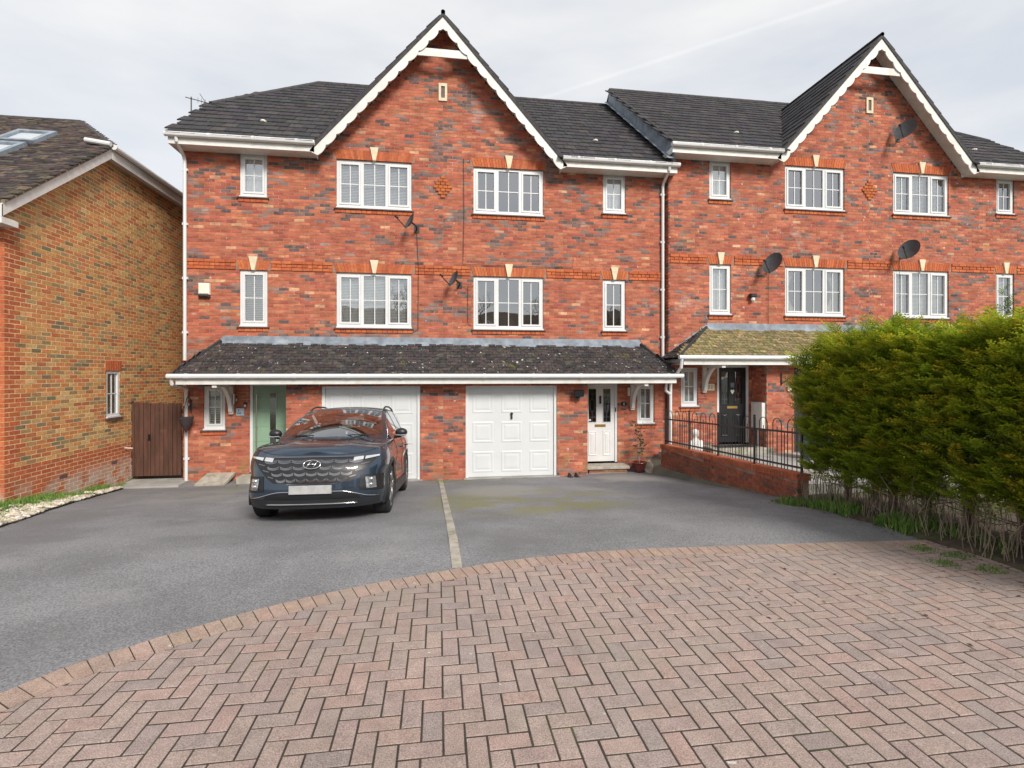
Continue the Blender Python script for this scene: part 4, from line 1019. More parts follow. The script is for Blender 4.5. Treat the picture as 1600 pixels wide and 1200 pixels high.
for k in range(2100):
    y = rnd.uniform(-5.6, -.6); xe = left_edge(y); wd = .62*sstep(-.2, -2.0, y)+.10; x = xe-.02-abs(rnd.gauss(0, .30))*wd
    if x < XL+.12 and y > YC: continue
    if vn(x*2.2, y*2.2, 4) < .33: continue
    r = rnd.choice([.018, .024, .03, .042, .055]); c = jit(rnd.choice([(.50, .44, .34), (.60, .55, .46), (.42, .35, .26), (.55, .50, .44), (.33, .28, .22)]), .15)
    pebble(gm, (x, y, bed_z(x, y)+r*.25), r, c)
gm.build('gravel', M['gravel'], label='pale flint gravel along the tarmac edge beside the brick wall', cat='gravel', kind='stuff')
def blade(mb, x, y, z, h, w_, col, lean=.5):
    a = rnd.random()*6.28; l = rnd.uniform(.1, lean)*h; dx, dy = math.cos(a), math.sin(a); b = rnd.random()*6.28; wx, wy = math.cos(b)*w_, math.sin(b)*w_
    mb.add([(x-wx, y-wy, z), (x+wx, y+wy, z), (x+dx*l*.35+wx*.7, y+dy*l*.35+wy*.7, z+h*.6), (x+dx*l*.35-wx*.7, y+dy*l*.35-wy*.7, z+h*.6), (x+dx*l, y+dy*l, z+h)], [(0, 1, 2, 3), (3, 2, 4)], col)
gcol = lambda: jit(rnd.choice([(.10, .20, .03), (.14, .26, .04), (.07, .15, .025), (.19, .25, .07)]), .2)
gr = MB()
for k in range(22000):
    y = rnd.uniform(-6.4, .15); xe = left_edge(y); x = rnd.uniform(XL+.01 if y > YC else -8.2, xe-.05)
    dn = vn(x*3.1, y*3.1, 6); wallside = sstep(.80, .35, (x-XL)/max(.2, xe-XL)) if y > YC else 1.-sstep(xe-.9, xe-.35, x)
    if rnd.random() > (.10+.9*wallside)*sstep(.25, .45, dn): continue
    blade(gr, x, y, bed_z(x, y)-.01, rnd.uniform(.04, .13), rnd.uniform(.003, .006), gcol())
gr.build('grass', M['grass'], label='short weedy grass along the foot of the yellow brick wall', cat='grass', kind='stuff')

# ================================================================== C: raised patio, retaining wall, railings
def coping(y): return .03+(-.80-y)*.042
q = MB(); q.box(5.46, 16.5, -5.9, YP2+.05, -.9, -.235); q.build('patio', M['conc'], kind='structure')
q = MB(); q.box(6.55, 8.15, -.62+YP2, YP2-.002, -.24, -.10); q.build('door_step', M['slab'], label='low slab step under the black front door', cat='step')
RWl = empty('retaining_wall', (5.36, -3.1, -.4), 'low red brick retaining wall carrying the black hooped railings', 'wall')
q = MB()
yy = lin(-5.40, -.72, 20)
for a, b in zip(yy, yy[1:]): q.quad((5.268, a, -.9), (5.268, b, -.9), (5.268, b, coping(b)-.10), (5.268, a, coping(a)-.10))
q.quad((5.268, -5.39, -.9), (5.46, -5.39, -.9), (5.46, -5.39, coping(-5.4)-.1), (5.268, -5.39, coping(-5.4)-.1))
RM = q.build('wall_core', M['mortar'], RWl); J = MB()
for t in lay(-5.40, -.72, -.9, .13, [], None, -.065):
    if t[3] > coping((t[0]+t[1])/2)-.105 or t[3] < gz(t[1])-.03: continue
    c = jit((.30, .095, .055) if rnd.random() < .7 else (.20, .09, .065), .15); x = 5.26+rnd.uniform(-.002, .002)
    J2 = MB() if t[4] else J
    J2.box(x, x+.095, t[0], t[1], t[2], t[3], (1, 1, 1) if t[4] else c)
    if t[4]: o = J2.build('brick', M['brick_w'] if 'brick_w' in M else M['brick'], RM); o.color = (*c, 1)
J.build('brickwork', M['brick'], RM, kind='stuff')
n = 62; q = None
for k in range(n):
    y = -5.42+4.72*k/n; y1_ = y+4.72/n-.008; z0, z1 = coping(y), coping(y1_); c = jit((.40, .115, .055), .15)
    q = MB(); q.prism([(5.245, y, z0-.098), (5.245, y1_, z1-.098), (5.245, y1_, z1), (5.245, y, z0)], (.225, 0, 0), (1, 1, 1)); o = q.build('coping_brick', M['brick'], RWl); o.color = (*c, 1)
RA = empty('railing', (5.35, -3.1, .1), 'black hooped metal railing fixed along the low brick wall', 'railing')
yr0, yr1 = -5.38, -.78; xr = 5.35; nb = 44; sp = (yr1-yr0)/nb
for (off, nm) in ((.085, 'bottom_rail'), (.60, 'top_rail')):
    q = MB(); q.prism([(xr-.006, yr0, coping(yr0)+off-.016), (xr-.006, yr1, coping(yr1)+off-.016), (xr-.006, yr1, coping(yr1)+off+.016), (xr-.006, yr0, coping(yr0)+off+.016)], (.012, 0, 0)); q.build(nm, M['black'], RA)
post = [yr0, yr0+sp*11, yr0+sp*22, yr0+sp*33, yr1]
for y in post:
    q = MB(); q.box(xr-.014, xr+.014, y-.014, y+.014, coping(y)-.01, coping(y)+.80); q.ball((xr, y, coping(y)+.82), .022, 8, 6); q.build('post', M['black'], RA)
k = 0
for seg in range(4):
    base_ = post[seg]; m_ = 11
    for g_ in range(3):       # hoops of two bars with a short bar inside
        i0 = 1+g_*3.35
        ya, yb_ = base_+sp*i0, base_+sp*(i0+2); ym = (ya+yb_)/2; r = (yb_-ya)/2; zt_ = coping(ym)+.70
        pts = [(xr, ya, coping(ya)+.02)]+[(xr, ym-r*math.cos(t), zt_+r*math.sin(t)) for t in lin(0, math.pi, 11)]+[(xr, yb_, coping(yb_)+.02)]
        q = MB(); q.tube(pts, .007, 6); q.build('hoop_bar', M['black'], RA)
        q = MB(); q.tube([(xr, ym, coping(ym)+.02), (xr, ym, zt_-.03)], .007, 6); q.build('bar', M['black'], RA)
        yc_ = base_+sp*(i0+2.68); q = MB(); q.tube([(xr, yc_, coping(yc_)+.02), (xr, yc_, coping(yc_)+.60)], .007, 6); q.build('bar', M['black'], RA)

# ================================================================== HEDGE
def bez_z(x, y): return gz(y)+.02+.05*sstep(4.85, 5.3, x)+.03*(vn(x*3, y*3, 8)-.5)
def bed_x0(y): return 4.95+.12*(vn(0, y*2.2, 12)-.5)-(.1 if y > -5.9 else 0)
mb = MB(); ys = lin(-11.5, -5.35, 60); NX = 16
for y in ys:
    xl = bed_x0(y)
    for i in range(NX): x = xl+(7.2-xl)*(i/(NX-1))**1.5; mb.v.append((x, y, bez_z(x, y)-.03*(i == 0)))
mb.f = [(j*NX+i, j*NX+i+1, (j+1)*NX+i+1, (j+1)*NX+i) for j in range(len(ys)-1) for i in range(NX-1)]
mb.build('hedge_bed', M['soil'], smooth=True, kind='structure')
def spray(mb, p, d, L, col, tip, droop):
    """flat fern-like conifer spray"""
    d = d.normalized(); side = d.cross(Vector((0, 0, 1)))
    if side.length < .1: side = Vector((1, 0, 0))
    side.normalize(); side = (side+Vector((rnd.uniform(-.5, .5), rnd.uniform(-.5, .5), rnd.uniform(-.5, .5)))).normalized()
    n = side.cross(d).normalized(); m_ = 5; wd = L*.035
    axis = []
    for k in range(m_+1):
        t = k/m_; axis.append(p+d*(L*t)-n*(droop*L*t*t))
    mb.add([tuple(axis[0]-side*wd), tuple(axis[0]+side*wd), tuple(axis[-1])], [(0, 1, 2)], col)
    for k in range(1, m_+1):
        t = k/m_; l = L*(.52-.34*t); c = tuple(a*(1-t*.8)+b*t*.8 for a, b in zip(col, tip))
        for sg in (-1, 1):
            v = (d*.75+side*sg*.8+n*rnd.uniform(-.25, .15)).normalized(); q = axis[k-1].lerp(axis[k], .5); w2 = v.cross(n)*(L*.05)
            e = q+v*l; m2 = q+v*l*.55
            mb.add([tuple(q), tuple(m2+w2), tuple(e), tuple(m2-w2)], [(0, 1, 2, 3)], c)
def conifer(x, y, h, label, nsp, lead=0.):
    T = empty('hedge_conifer', (x, y, bez_z(x, y)), label, 'hedge', 'conifers clipped into the hedge')
    b = MB(); z0 = bez_z(x, y)-.05
    b.tube([(x, y, z0), (x+.02, y+.01, .7), (x-.02, y, 1.5), (x, y+.02, h-.1)], [.045, .036, .026, .010], 7)
    if rnd.random() < .7: b.tube([(x+.05, y+.06, z0), (x+.10, y+.16, .5), (x+.16, y+.22, 1.4)], [.035, .03, .012], 6)
    b.build('trunk', M['bark'], T)
    tw = MB()
    for k in range(70):
        z = rnd.uniform(.15, h-.2); a = rnd.random()*6.28; l = rnd.uniform(.25, .62); dx, dy = math.cos(a), math.sin(a)*.8
        tw.tube([(x, y, z), (x+dx*l*.5, y+dy*l*.5, z+.02+rnd.uniform(-.05, .1)), (x+dx*l, y+dy*l, z+rnd.uniform(-.12, .16))], [.009, .006, .002], 4, caps=False)
    tw.build('branch', M['twig'], T)
    c = MB(); nb = max(60, nsp//14)
    for k in range(nb):
        a = rnd.random()*6.283; z = .10+(h-.48)*rnd.random()**.75; ca, sa = math.cos(a), math.sin(a)
        sq = 1/max(abs(ca), abs(sa))**.55; lump = .80+.42*vn(a*1.6+y*5, z*2.3, 17)
        prof = (1-.45*sstep(h-.55, h, z))*(.80+.20*sstep(.2, 1.0, z)); Rx = .58*sq*prof*lump; Ry = .46*sq*prof*lump
        lo_ = .30*sstep(-7.2, -6.2, y); low = sstep(.02-lo_, .50-lo_, z+.55*(vn(y*2.7+ca, z*3, 15)-.5)); ns_ = int((6+13*low)*rnd.uniform(.7, 1.3))
        if rnd.random() > .35+.65*low: continue
        upk = rnd.uniform(.15, .75)+.5*sstep(h-.6, h-.1, z); base_ = Vector((x, y, z)); tip_ = base_+Vector((ca*Rx, sa*Ry, upk*.45)); d = (tip_-base_).normalized()
        sd_ = d.cross(Vector((0, 0, 1))).normalized()
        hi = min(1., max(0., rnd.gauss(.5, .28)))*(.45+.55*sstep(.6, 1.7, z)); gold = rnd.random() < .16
        for j in range(ns_):
            t_ = .52+.48*rnd.random()**.7; sg = rnd.choice((-1, 1)); lat = rnd.random()*(.05+.26*(1-abs(t_-.62)*1.3)); p = base_.lerp(tip_, t_)+sd_*sg*lat*.8+Vector((0, 0, rnd.uniform(-.035, .05)))
            dv = d*(.8+.3*t_)+sd_*sg*(.25+1.6*lat)+Vector((rnd.uniform(-.2, .2), rnd.uniform(-.2, .2), rnd.uniform(.0, .75)))
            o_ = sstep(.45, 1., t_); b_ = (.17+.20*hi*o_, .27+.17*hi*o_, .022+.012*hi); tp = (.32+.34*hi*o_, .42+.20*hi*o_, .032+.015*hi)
            if gold: tp = (.55*o_+.18, .38*o_+.15, .05)
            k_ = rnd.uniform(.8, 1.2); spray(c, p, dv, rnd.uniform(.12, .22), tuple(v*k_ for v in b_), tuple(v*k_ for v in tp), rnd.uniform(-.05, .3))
    shoots = [(x+rnd.uniform(-.4, .4), y+rnd.uniform(-.25, .25), rnd.uniform(.10, .34)) for _ in range(13)]
    if lead: shoots.append((x-.33, y-.06, lead))
    for (sx, sy, sh) in shoots:
        nn = int(6+sh*50)
        for k in range(nn):
            t = k/nn; zz = h-.22+sh*t; a = rnd.random()*6.28
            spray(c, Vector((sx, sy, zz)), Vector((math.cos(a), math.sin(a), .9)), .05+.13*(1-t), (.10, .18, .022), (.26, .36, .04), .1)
        c.add([(sx-.006, sy, h-.35), (sx+.006, sy, h-.35), (sx, sy, h-.2+sh)], [(0, 1, 2)], (.06, .08, .02))
    c.build('crown', M['leaf'], T)
hx_ = [(5.47, -6.12, 2.18, 0), (5.56, -6.45, 2.30, 0), (5.46, -6.82, 2.22, 0), (5.52, -7.2, 2.28, 0), (5.48, -7.72, 2.18, 0), (5.50, -8.22, 2.22, .52), (5.52, -8.72, 2.28, 0), (5.5, -9.22, 2.1, 0), (5.5, -9.7, 2.1, 0)]
lb = ['green conifer of the clipped hedge, at its end by the railing'] + ['green conifer of the clipped hedge, %s along from the railing end' % w_ for w_ in ('second', 'third', 'fourth', 'fifth')] + ['green conifer with a tall leader shoot rising above the hedge'] + ['green conifer of the clipped hedge, %s along from the railing end' % w_ for w_ in ('seventh', 'eighth', 'ninth')]
for (x, y, h, ld_), l_ in zip(hx_, lb): conifer(x, y, h, l_, 2900 if y > -9 else 1500, ld_)
gr = MB()
for k in range(9000):
    y = rnd.uniform(-10.5, -5.4); x = bed_x0(y)-.06+abs(rnd.gauss(0, .26)); dn = vn(x*2.6, y*2.6, 31)
    if rnd.random() > sstep(.28, .6, dn): continue
    blade(gr, x, y, bez_z(x, y)-.02, rnd.uniform(.04, .16)*(.6+.6*dn), rnd.uniform(.003, .009), gcol())
for k in range(900):      # tufts in the paving by the hedge
    cxg, cyg = rnd.choice([(4.65, -7.95), (4.8, -8.15), (4.5, -8.3), (4.75, -8.5)]); blade(gr, cxg+rnd.gauss(0, .07), cyg+rnd.gauss(0, .05), .005, rnd.uniform(.01, .04), .003, gcol())
for k in range(160): blade(gr, .08+rnd.gauss(0, .05), -1.25+rnd.gauss(0, .12), gz(-1.25), rnd.uniform(.01, .04), .003, gcol())
gr.build('weeds', M['grass'], label='bright green grass and weeds along the foot of the hedge', cat='grass', kind='stuff')
tw = MB()
for k in range(420):
    y = rnd.uniform(-9.8, -5.6); x = rnd.uniform(5.0, 5.6); z = bez_z(x, y)-.03; h = rnd.uniform(.25, .75); tw.tube([(x, y, z), (x+rnd.uniform(-.06, .06), y+rnd.uniform(-.06, .06), z+h*.5), (x+rnd.uniform(-.14, .14), y+rnd.uniform(-.14, .14), z+h)], [.005, .004, .0015], 4, caps=False)
lf = MB()
for k in range(420):
    u = rnd.random()
    if u < .5: y = rnd.uniform(-10., -5.5); x = bed_x0(y)-abs(rnd.gauss(0, .16)); z = gz(y)+.012
    elif u < .72: x = 5.24-abs(rnd.gauss(0, .10)); y = rnd.uniform(-5.3, -.8); z = gz(y)+.008
    elif u < .9: x = rnd.uniform(-4.5, 3.4); y = -.66-abs(rnd.gauss(0, .08)); z = gz(y)+.008
    else: x = rnd.uniform(2.2, 4.6); y = rnd.uniform(-9.6, -7.9); z = .012
    a = rnd.random()*6.28; r = rnd.uniform(.010, .026); c_, s_2 = math.cos(a)*r, math.sin(a)*r; w2 = rnd.uniform(.35, .6); t_ = rnd.uniform(0, .012)
    lf.add([(x-c_, y-s_2, z), (x+s_2*w2, y-c_*w2, z+t_), (x+c_, y+s_2, z+t_*.5), (x-s_2*w2, y+c_*w2, z+.002)], [(0, 1, 2, 3)], jit(rnd.choice([(.10, .055, .03), (.16, .09, .045), (.07, .045, .03), (.22, .15, .07)]), .2))
lf.build('leaf_litter', M['gravel'], label='brown fallen leaf litter along the hedge and wall edges', cat='leaf litter', kind='stuff')
tw.build('dry_stems', M['twig'], label='thin dry brown stems standing under the hedge', cat='stems', kind='stuff')
# ================================================================== SMALL THINGS ON THE WALLS
def dish(x, Yw, z, label, cable=(), size=.17, col='dish'):
    D = empty('satellite_dish', (x, Yw, z), label, 'satellite dish', 'satellite dishes on the terrace')
    n = Vector((-.80, -.36, .42)).normalized(); c = Vector((x-.10, Yw-.36, z)); a = n.cross(Vector((0, 0, 1))).normalized(); b = a.cross(n).normalized()
    mb = MB(); m_ = 6; k_ = 24
    for i in range(m_+1):
        r = i/m_
        for k in range(k_):
            t = 2*math.pi*k/k_; p = c+a*(math.cos(t)*size*r)+b*(math.sin(t)*size*1.18*r)+n*(.07*r*r); mb.v.append(tuple(p))
    mb.f = [(i*k_+k, i*k_+(k+1) % k_, (i+1)*k_+(k+1) % k_, (i+1)*k_+k) for i in range(m_) for k in range(k_)]
    o = mb.build('reflector', M[col], D, smooth=True)
    q = MB(); foot = c-b*size*1.1+n*.06; lnb = c+n*.40-b*size*.55; q.tube([tuple(foot), tuple(lnb)], .012, 6); q.tube([tuple(lnb), tuple(lnb-n*.09)], [.028, .02], 8); q.build('receiver_arm', M['blackp'], D)
    q = MB(); q.tube([tuple(c-n*.01), (x, Yw-.20, z-.04), (x, Yw-.12, z-.06)], .02, 8); q.tube([(x, Yw-.12, z-.06), (x, Yw-.01, z-.06)], .018, 8); q.box(x-.06, x+.06, Yw-.012, Yw-.001, z-.14, z+.02); q.build('bracket', M['blackp'], D)
    if cable:
        q = MB(); q.tube([(p[0], Yw-.032 if not i else Yw-.030, p[1]) for i, p in enumerate(cable)], .0055, 5); q.build('cable', M['blackp'], D)
dish(-.50, 0, 5.17, 'small dark dish under a top window above the string course', [(-.50, 5.05), (-.46, 4.2), (-.47, 2.75), (-.60, 2.68)])
dish(.50, 0, 3.88, 'small dark dish just below the string course by a tree-reflecting window', [(.55, 3.80), (.70, 3.78), (.70, 2.95), (.78, 2.85)])
dish(8.42, YP2, 4.45, 'dark mesh dish beside the window with tied cream curtains', [(8.40, 4.3), (8.40, 2.98)], .25)
dish(12.20, YP2, 8.05, 'dark mesh dish high in the brick gable', (), .26)
dish(12.30, YP2, 4.92, 'dark mesh dish above the window with white slatted blinds', [(12.22, 4.75), (12.22, 3.0)], .25)
q = MB(); q.tube([(.60, -.03, 6.85), (.61, -.03, 5.5), (.59, -.03, 4.42), (.57, -.03, 4.32), (2.0, -.03, 4.31), (3.28, -.03, 4.33), (3.30, -.03, 4.55)], .0055, 5); q.build('wall_cable', M['blackp'], label='thin black cable clipped down the brick gable between the top windows', cat='cable')
q = MB(); q.bevbox(-5.27, -5.04, -.09, 0, 3.47, 3.72, .02, 'y'); AL = q.build('alarm_box', M['cream_p'], label='cream alarm box with dark base on the brick wall', cat='alarm box')
q = MB(); q.bevbox(-5.27, -5.04, -.092, 0, 3.40, 3.469, .03, 'y'); q.build('strobe', M['dark_teal'] if 'dark_teal' in M else M['blackp'], AL)
# TV aerial
TA = empty('tv_aerial', (-5.84, .9, 7.6), 'thin television aerial on a mast beside the roof verge', 'aerial')
q = MB(); q.tube([(-5.84, .9, 7.0), (-5.84, .9, 8.32)], .014, 6); q.build('mast', M['dish'], TA)
q = MB(); q.tube([(-5.95, .85, 8.28), (-5.10, 1.1, 8.20)], .010, 5)
for k in range(9):
    t = k/8; p = Vector((-5.70, .92, 8.26)).lerp(Vector((-5.12, 1.1, 8.2)), t); q.tube([(p.x, p.y, p.z-.07), (p.x, p.y, p.z+.07)], .004, 4)
q.tube([(-5.55, .95, 8.25), (-5.66, .92, 8.42)], .006, 4); q.tube([(-5.55, .95, 8.25), (-5.66, .92, 8.08)], .006, 4); q.build('antenna', M['blackp'], TA)
# roof vents
for (x, y, HH) in ((-4.1, .55, HA), (4.1, .75, HB), (7.9, .6+YP2, HC), (15.3, .6+YP2, HD)):
    dz = 0 if x < 5.6 else DZ2; z = roofz(y-(0 if x < 5.6 else YP2))+dz+.02
    q = MB(); q.ball((x, y, z), (.07, .08, .04), 10, 6); q.build('roof_vent', M['cream_p'], HH[0])
# front of house A
q = MB(); q.bevbox(-4.50, -4.33, -.02, 0, .76, .93, .004, 'y'); PQ = q.build('house_sign', M['signb'] if 'signb' in M else M['lead'], label='pale blue square house plaque beside the sage green door', cat='house sign')
q = MB(); q.box(-4.452, -4.437, -.024, -.0205, .86, .90)
for k in range(3): q.box(-4.47+k*.028, -4.455+k*.028, -.024, -.0205, .80, .835)
q.build('lettering', M['blackp'], PQ)
q = MB(); q.bevbox(-4.34, -4.27, -.03, 0, .96, 1.06, .006, 'y'); DBL = q.build('door_bell', M['blackp'], label='small black and white doorbell camera by the green door', cat='doorbell')
q = MB(); q.bevbox(-4.33, -4.28, -.034, -.029, .962, 1.01, .004, 'y'); q.build('button', M['upvc'], DBL)
WLm = empty('wall_lamp', (-4.52, 0, 1.12), 'small steel wall lamp above the pale blue plaque', 'lamp')
q = MB(); q.tube([(-4.50, 0, 1.12), (-4.50, -.06, 1.12)], .035, 10); q.build('mount', M['steel'], WLm)
q = MB(); q.tube([(-4.52, -.09, 1.02), (-4.52, -.09, 1.24)], .03, 10); q.tube([(-4.52, -.09, 1.22), (-4.52, -.09, 1.25)], .045, 10); q.build('lamp_body', M['steel'], WLm)
# hanging basket, cone shaped
HBk = empty('hanging_basket', (-5.44, -.30, .60), 'dark conical hanging basket against the white downpipe', 'hanging basket')
q = MB(); q.lathe([(.145, .76), (.15, .745), (.10, .60), (.010, .42)], 18, (-5.44, -.24, 0)); q.lathe([(0, .74), (.145, .75)], 18, (-5.44, -.24, 0)); q.build('basket', M['wicker'], HBk)
q = MB()
for k in range(3):
    t = 2.1*k+.4; q.tube([(-5.44+.14*math.cos(t), -.24+.14*math.sin(t), .75), (-5.44, -.24, 1.12)], .005, 4)
q.tube([(-5.44, -.24, 1.10), (-5.44, -.22, 1.17), (-5.44, -.12, 1.20), (-5.44, -.0, 1.08)], .009, 6); q.tube([(-5.44, -.02, .85), (-5.44, -.02, 1.13)], .010, 6); q.build('hanger', M['black'], HBk)
# slabs by the doors
def slab(name, pts, zt_, th, label, mat='slab'):
    q = MB(); q.prism([(p[0], p[1], zt_ if len(p) < 3 else p[2]) for p in pts], (0, 0, -th)); return q.build(name, M[mat], label=label, cat='step')
slab('stone_slab', [(-5.16, -.50, -.66), (-4.56, -.50, -.66), (-4.50, -.06, -.50), (-5.08, -.06, -.50)], 0, .06, 'tilted mossy paving slab leaning under the slatted blind window')
slab('door_step', [(-4.36, -.40), (-3.42, -.40), (-3.42, -.004), (-4.36, -.004)], -.56, .14, 'low slab step under the sage green door')
st = empty('door_step', (4.05, -.25, -.69), 'brick step with a stone slab top under the white front door', 'step')
q = MB(); q.bevbox(3.52, 4.58, -.47, -.003, -.585, -.52, .008, 'z'); q.build('slab', M['slab'], st)
for k in range(4):
    q = MB(); q.bevbox(3.58+k*.24, 3.58+k*.24+.23, -.43, -.01, -.66, -.59, .005, 'y', (1, 1, 1)); o = q.build('brick', M['brick'], st); o.color = (*jit((.30, .14, .085), .15), 1)
q = MB(); q.box(3.575, 4.53, -.42, -.006, -.72, -.59); q.build('base', M['mortar'], st)
slab('stone_slab', [(4.98, -.62, -.67), (5.26, -.66, -.67), (5.24, -.12, -.46), (4.86, -.12, -.46)], 0, .06, 'tilted slab leaning on the wall beside the red pot')
# shoes
for (x, lbl) in ((3.00, 'black shoe on the left of a pair by the white garage'), (3.16, 'black shoe on the right of a pair by the white garage')):
    q = MB(); z = gz(-.85); secs = [(-.13, .03, .035), (-.09, .045, .05), (0, .042, .065), (.08, .038, .085), (.12, .03, .08)]
    for (yy, wd, hh) in secs:
        for t in lin(0, math.pi, 7): q.v.append((x+wd*math.cos(t), -.85+yy, z+hh*math.sin(t)))
    q.f = [(i*7+k, i*7+k+1, (i+1)*7+k+1, (i+1)*7+k) for i in range(4) for k in range(6)]+[tuple(range(6, -1, -1)), tuple(28+k for k in range(7))]
    S = q.build('shoe', M['blackp'], smooth=True, label='black shoe nearer the white garage frame' if x < 3.1 else 'black shoe nearer the slab step', cat='shoe', group='pair of black shoes')
    q = MB(); q.prism([(x-.046, -.99, z-.004), (x+.046, -.99, z-.004), (x+.04, -.72, z-.004), (x-.04, -.72, z-.004)], (0, 0, .016)); q.build('sole', M['black'], S)
# floodlight, lamp, number near white door
FL = empty('floodlight', (3.24, -.6, 1.22), 'black floodlight on the brick pier left of the white door', 'floodlight')
q = MB(); q.box(3.19, 3.29, -.64, -.601, 1.14, 1.24); q.tube([(3.24, -.64, 1.19), (3.24, -.72, 1.19)], .02, 8); q.build('mount', M['black'], FL)
q = MB(); q.prism([(3.14, -.70, 1.20), (3.34, -.70, 1.20), (3.36, -.72, 1.33), (3.12, -.72, 1.33)], (0, -.08, -.03)); q.build('head', M['black'], FL)
q = MB(); q.ball((3.24, -.70, 1.12), .035, 8, 6); q.build('sensor', M['dish'], FL)
q = MB(); q.bevbox(4.70, 4.75, -.07, 0, 1.15, 1.36, .01, 'y'); q.build('wall_lamp', M['cream_p'], label='slim white wall lamp between white door and bracket', cat='lamp')
q = MB(); q.lathe([(0, -.018), (.075, -.018), (.085, -.002)], 20, (0, 0, 0), 'y'); q.v = [(4.60+v[0], v[1], .95+v[2]*.72) for v in q.v]; NP = q.build('house_number', M['black'], label='black oval number plate beside the white front door', cat='house sign')
q = MB(); q.box(4.592, 4.608, -.022, -.0185, .915, .985); q.build('numeral', M['upvc'], NP)
q = MB(); q.bevbox(4.53, 4.67, -.012, 0, .80, .84, .003, 'y'); q.build('name_plate', M['dish'], label='small dark name plate under the oval number', cat='house sign')
# potted plant
PT = empty('potted_plant', (4.84, -.42, -.69), 'leafy shrub in a dark red glazed pot by the step', 'potted plant')
q = MB(); q.lathe([(.0, -.69), (.10, -.69), (.135, -.60), (.165, -.50), (.17, -.47), (.185, -.465), (.185, -.435), (.155, -.435), (.15, -.47), (0, -.47)], 22, (4.84, -.42, 0)); q.build('pot', M['redglaze'], PT, smooth=True)
q = MB(); lf = MB()
for k in range(9):
    a = rnd.random()*6.28; h = rnd.uniform(.45, 1.05); e = Vector((4.84+math.cos(a)*rnd.uniform(.05, .28), -.40+math.sin(a)*.16, -.46+h)); m_ = Vector((4.84+(e.x-4.84)*.3, -.42, -.46+h*.5))
    q.tube([(4.84, -.42, -.48), tuple(m_), tuple(e)], [.008, .006, .003], 5)
    for j in range(16):
        p = m_.lerp(e, rnd.random()); d = Vector((rnd.uniform(-1, 1), rnd.uniform(-1, .6), rnd.uniform(-.5, .6))).normalized(); sd2 = d.cross(Vector((rnd.random(), rnd.random(), 1))).normalized()*.018; L_ = rnd.uniform(.05, .085)
        lf.add([tuple(p), tuple(p+d*L_*.5+sd2), tuple(p+d*L_), tuple(p+d*L_*.5-sd2)], [(0, 1, 2, 3)], jit(rnd.choice([(.035, .075, .02), (.06, .10, .03), (.10, .09, .03)]), .2))
q.build('stem', M['twig'], PT); lf.build('foliage', M['leaf'], PT)
# white-downpipe at the step between the pairs
q = MB(); q.tube([(5.55, YP2-1.02, 2.05), (5.55, YP2-.98, 1.85), (5.55, -.62, 1.5), (5.55, -.60, .0)], .036, 10); q.tube([(5.50, -.96, 1.60), (5.36, -.80, 1.48), (5.38, -.72, 1.30), (5.55, -.62, 1.20)], .034, 8); q.build('downpipe', M['upvc'], HC[0])
# C: doorway things
q = MB(); q.bevbox(6.70, 6.93, YP2-.02, YP2, 1.28, 1.45, .004, 'y'); NC = q.build('house_sign', M['stone'], label='cream house sign plate beside the black front door', cat='house sign')
for (xx) in (6.77, 6.84):
    q = MB(); q.tube([(xx-.02, YP2-.024, 1.40), (xx+.02, YP2-.024, 1.40), (xx+.02, YP2-.024, 1.37), (xx-.02, YP2-.024, 1.33), (xx+.025, YP2-.024, 1.33)], .005, 4); q.build('numeral', M['black'], NC)
q = MB(); q.box(7.862, 7.956, -.74, -.30, .34, .99); q.box(7.855, 7.8618, -.725, -.315, .36, .97); MBx = q.build('meter_box', M['paintw'], label='tall white meter box on the wall right of the black door', cat='meter box')
q = MB(); q.tube([(7.92, -.5, .34), (7.92, -.5, -.22)], .014, 6); q.build('pipe', M['paintw'], MBx)
BK = empty('basket_bracket', (8.5, YP2-.6, 1.6), 'empty black wrought iron basket bracket on the brick pier', 'bracket')
q = MB(); yq = YP2-.612; q.box(8.33, 8.36, yq-.01, yq, 1.42, 1.72); q.build('plate', M['black'], BK)
q = MB(); q.tube([(8.345, yq-.01, 1.46), (8.44, yq-.10, 1.56), (8.52, yq-.16, 1.66), (8.58, yq-.19, 1.62)], .009, 6); q.build('arm', M['black'], BK)
q = MB(); q.lathe([(.07, -.02), (.085, -.015), (.085, 0)], 18, (8.56, yq, 1.33), 'y'); OR = q.build('wall_ornament', M['sill'], label='small round dark ornament under the iron bracket', cat='ornament')
q = MB(); q.lathe([(0, -.016), (.06, -.016)], 18, (8.56, yq, 1.33), 'y'); q.build('face', M['stone'], OR)
SC = empty('security_light', (7.94, YP2, 3.62), 'small black and white security light between the windows', 'lamp')
q = MB(); q.bevbox(7.86, 8.02, YP2-.14, YP2-.02, 3.66, 3.74, .01, 'y'); q.build('head', M['black'], SC); q = MB(); q.ball((7.94, YP2-.08, 3.60), (.055, .05, .06), 10, 7); q.build('sensor', M['upvc'], SC)
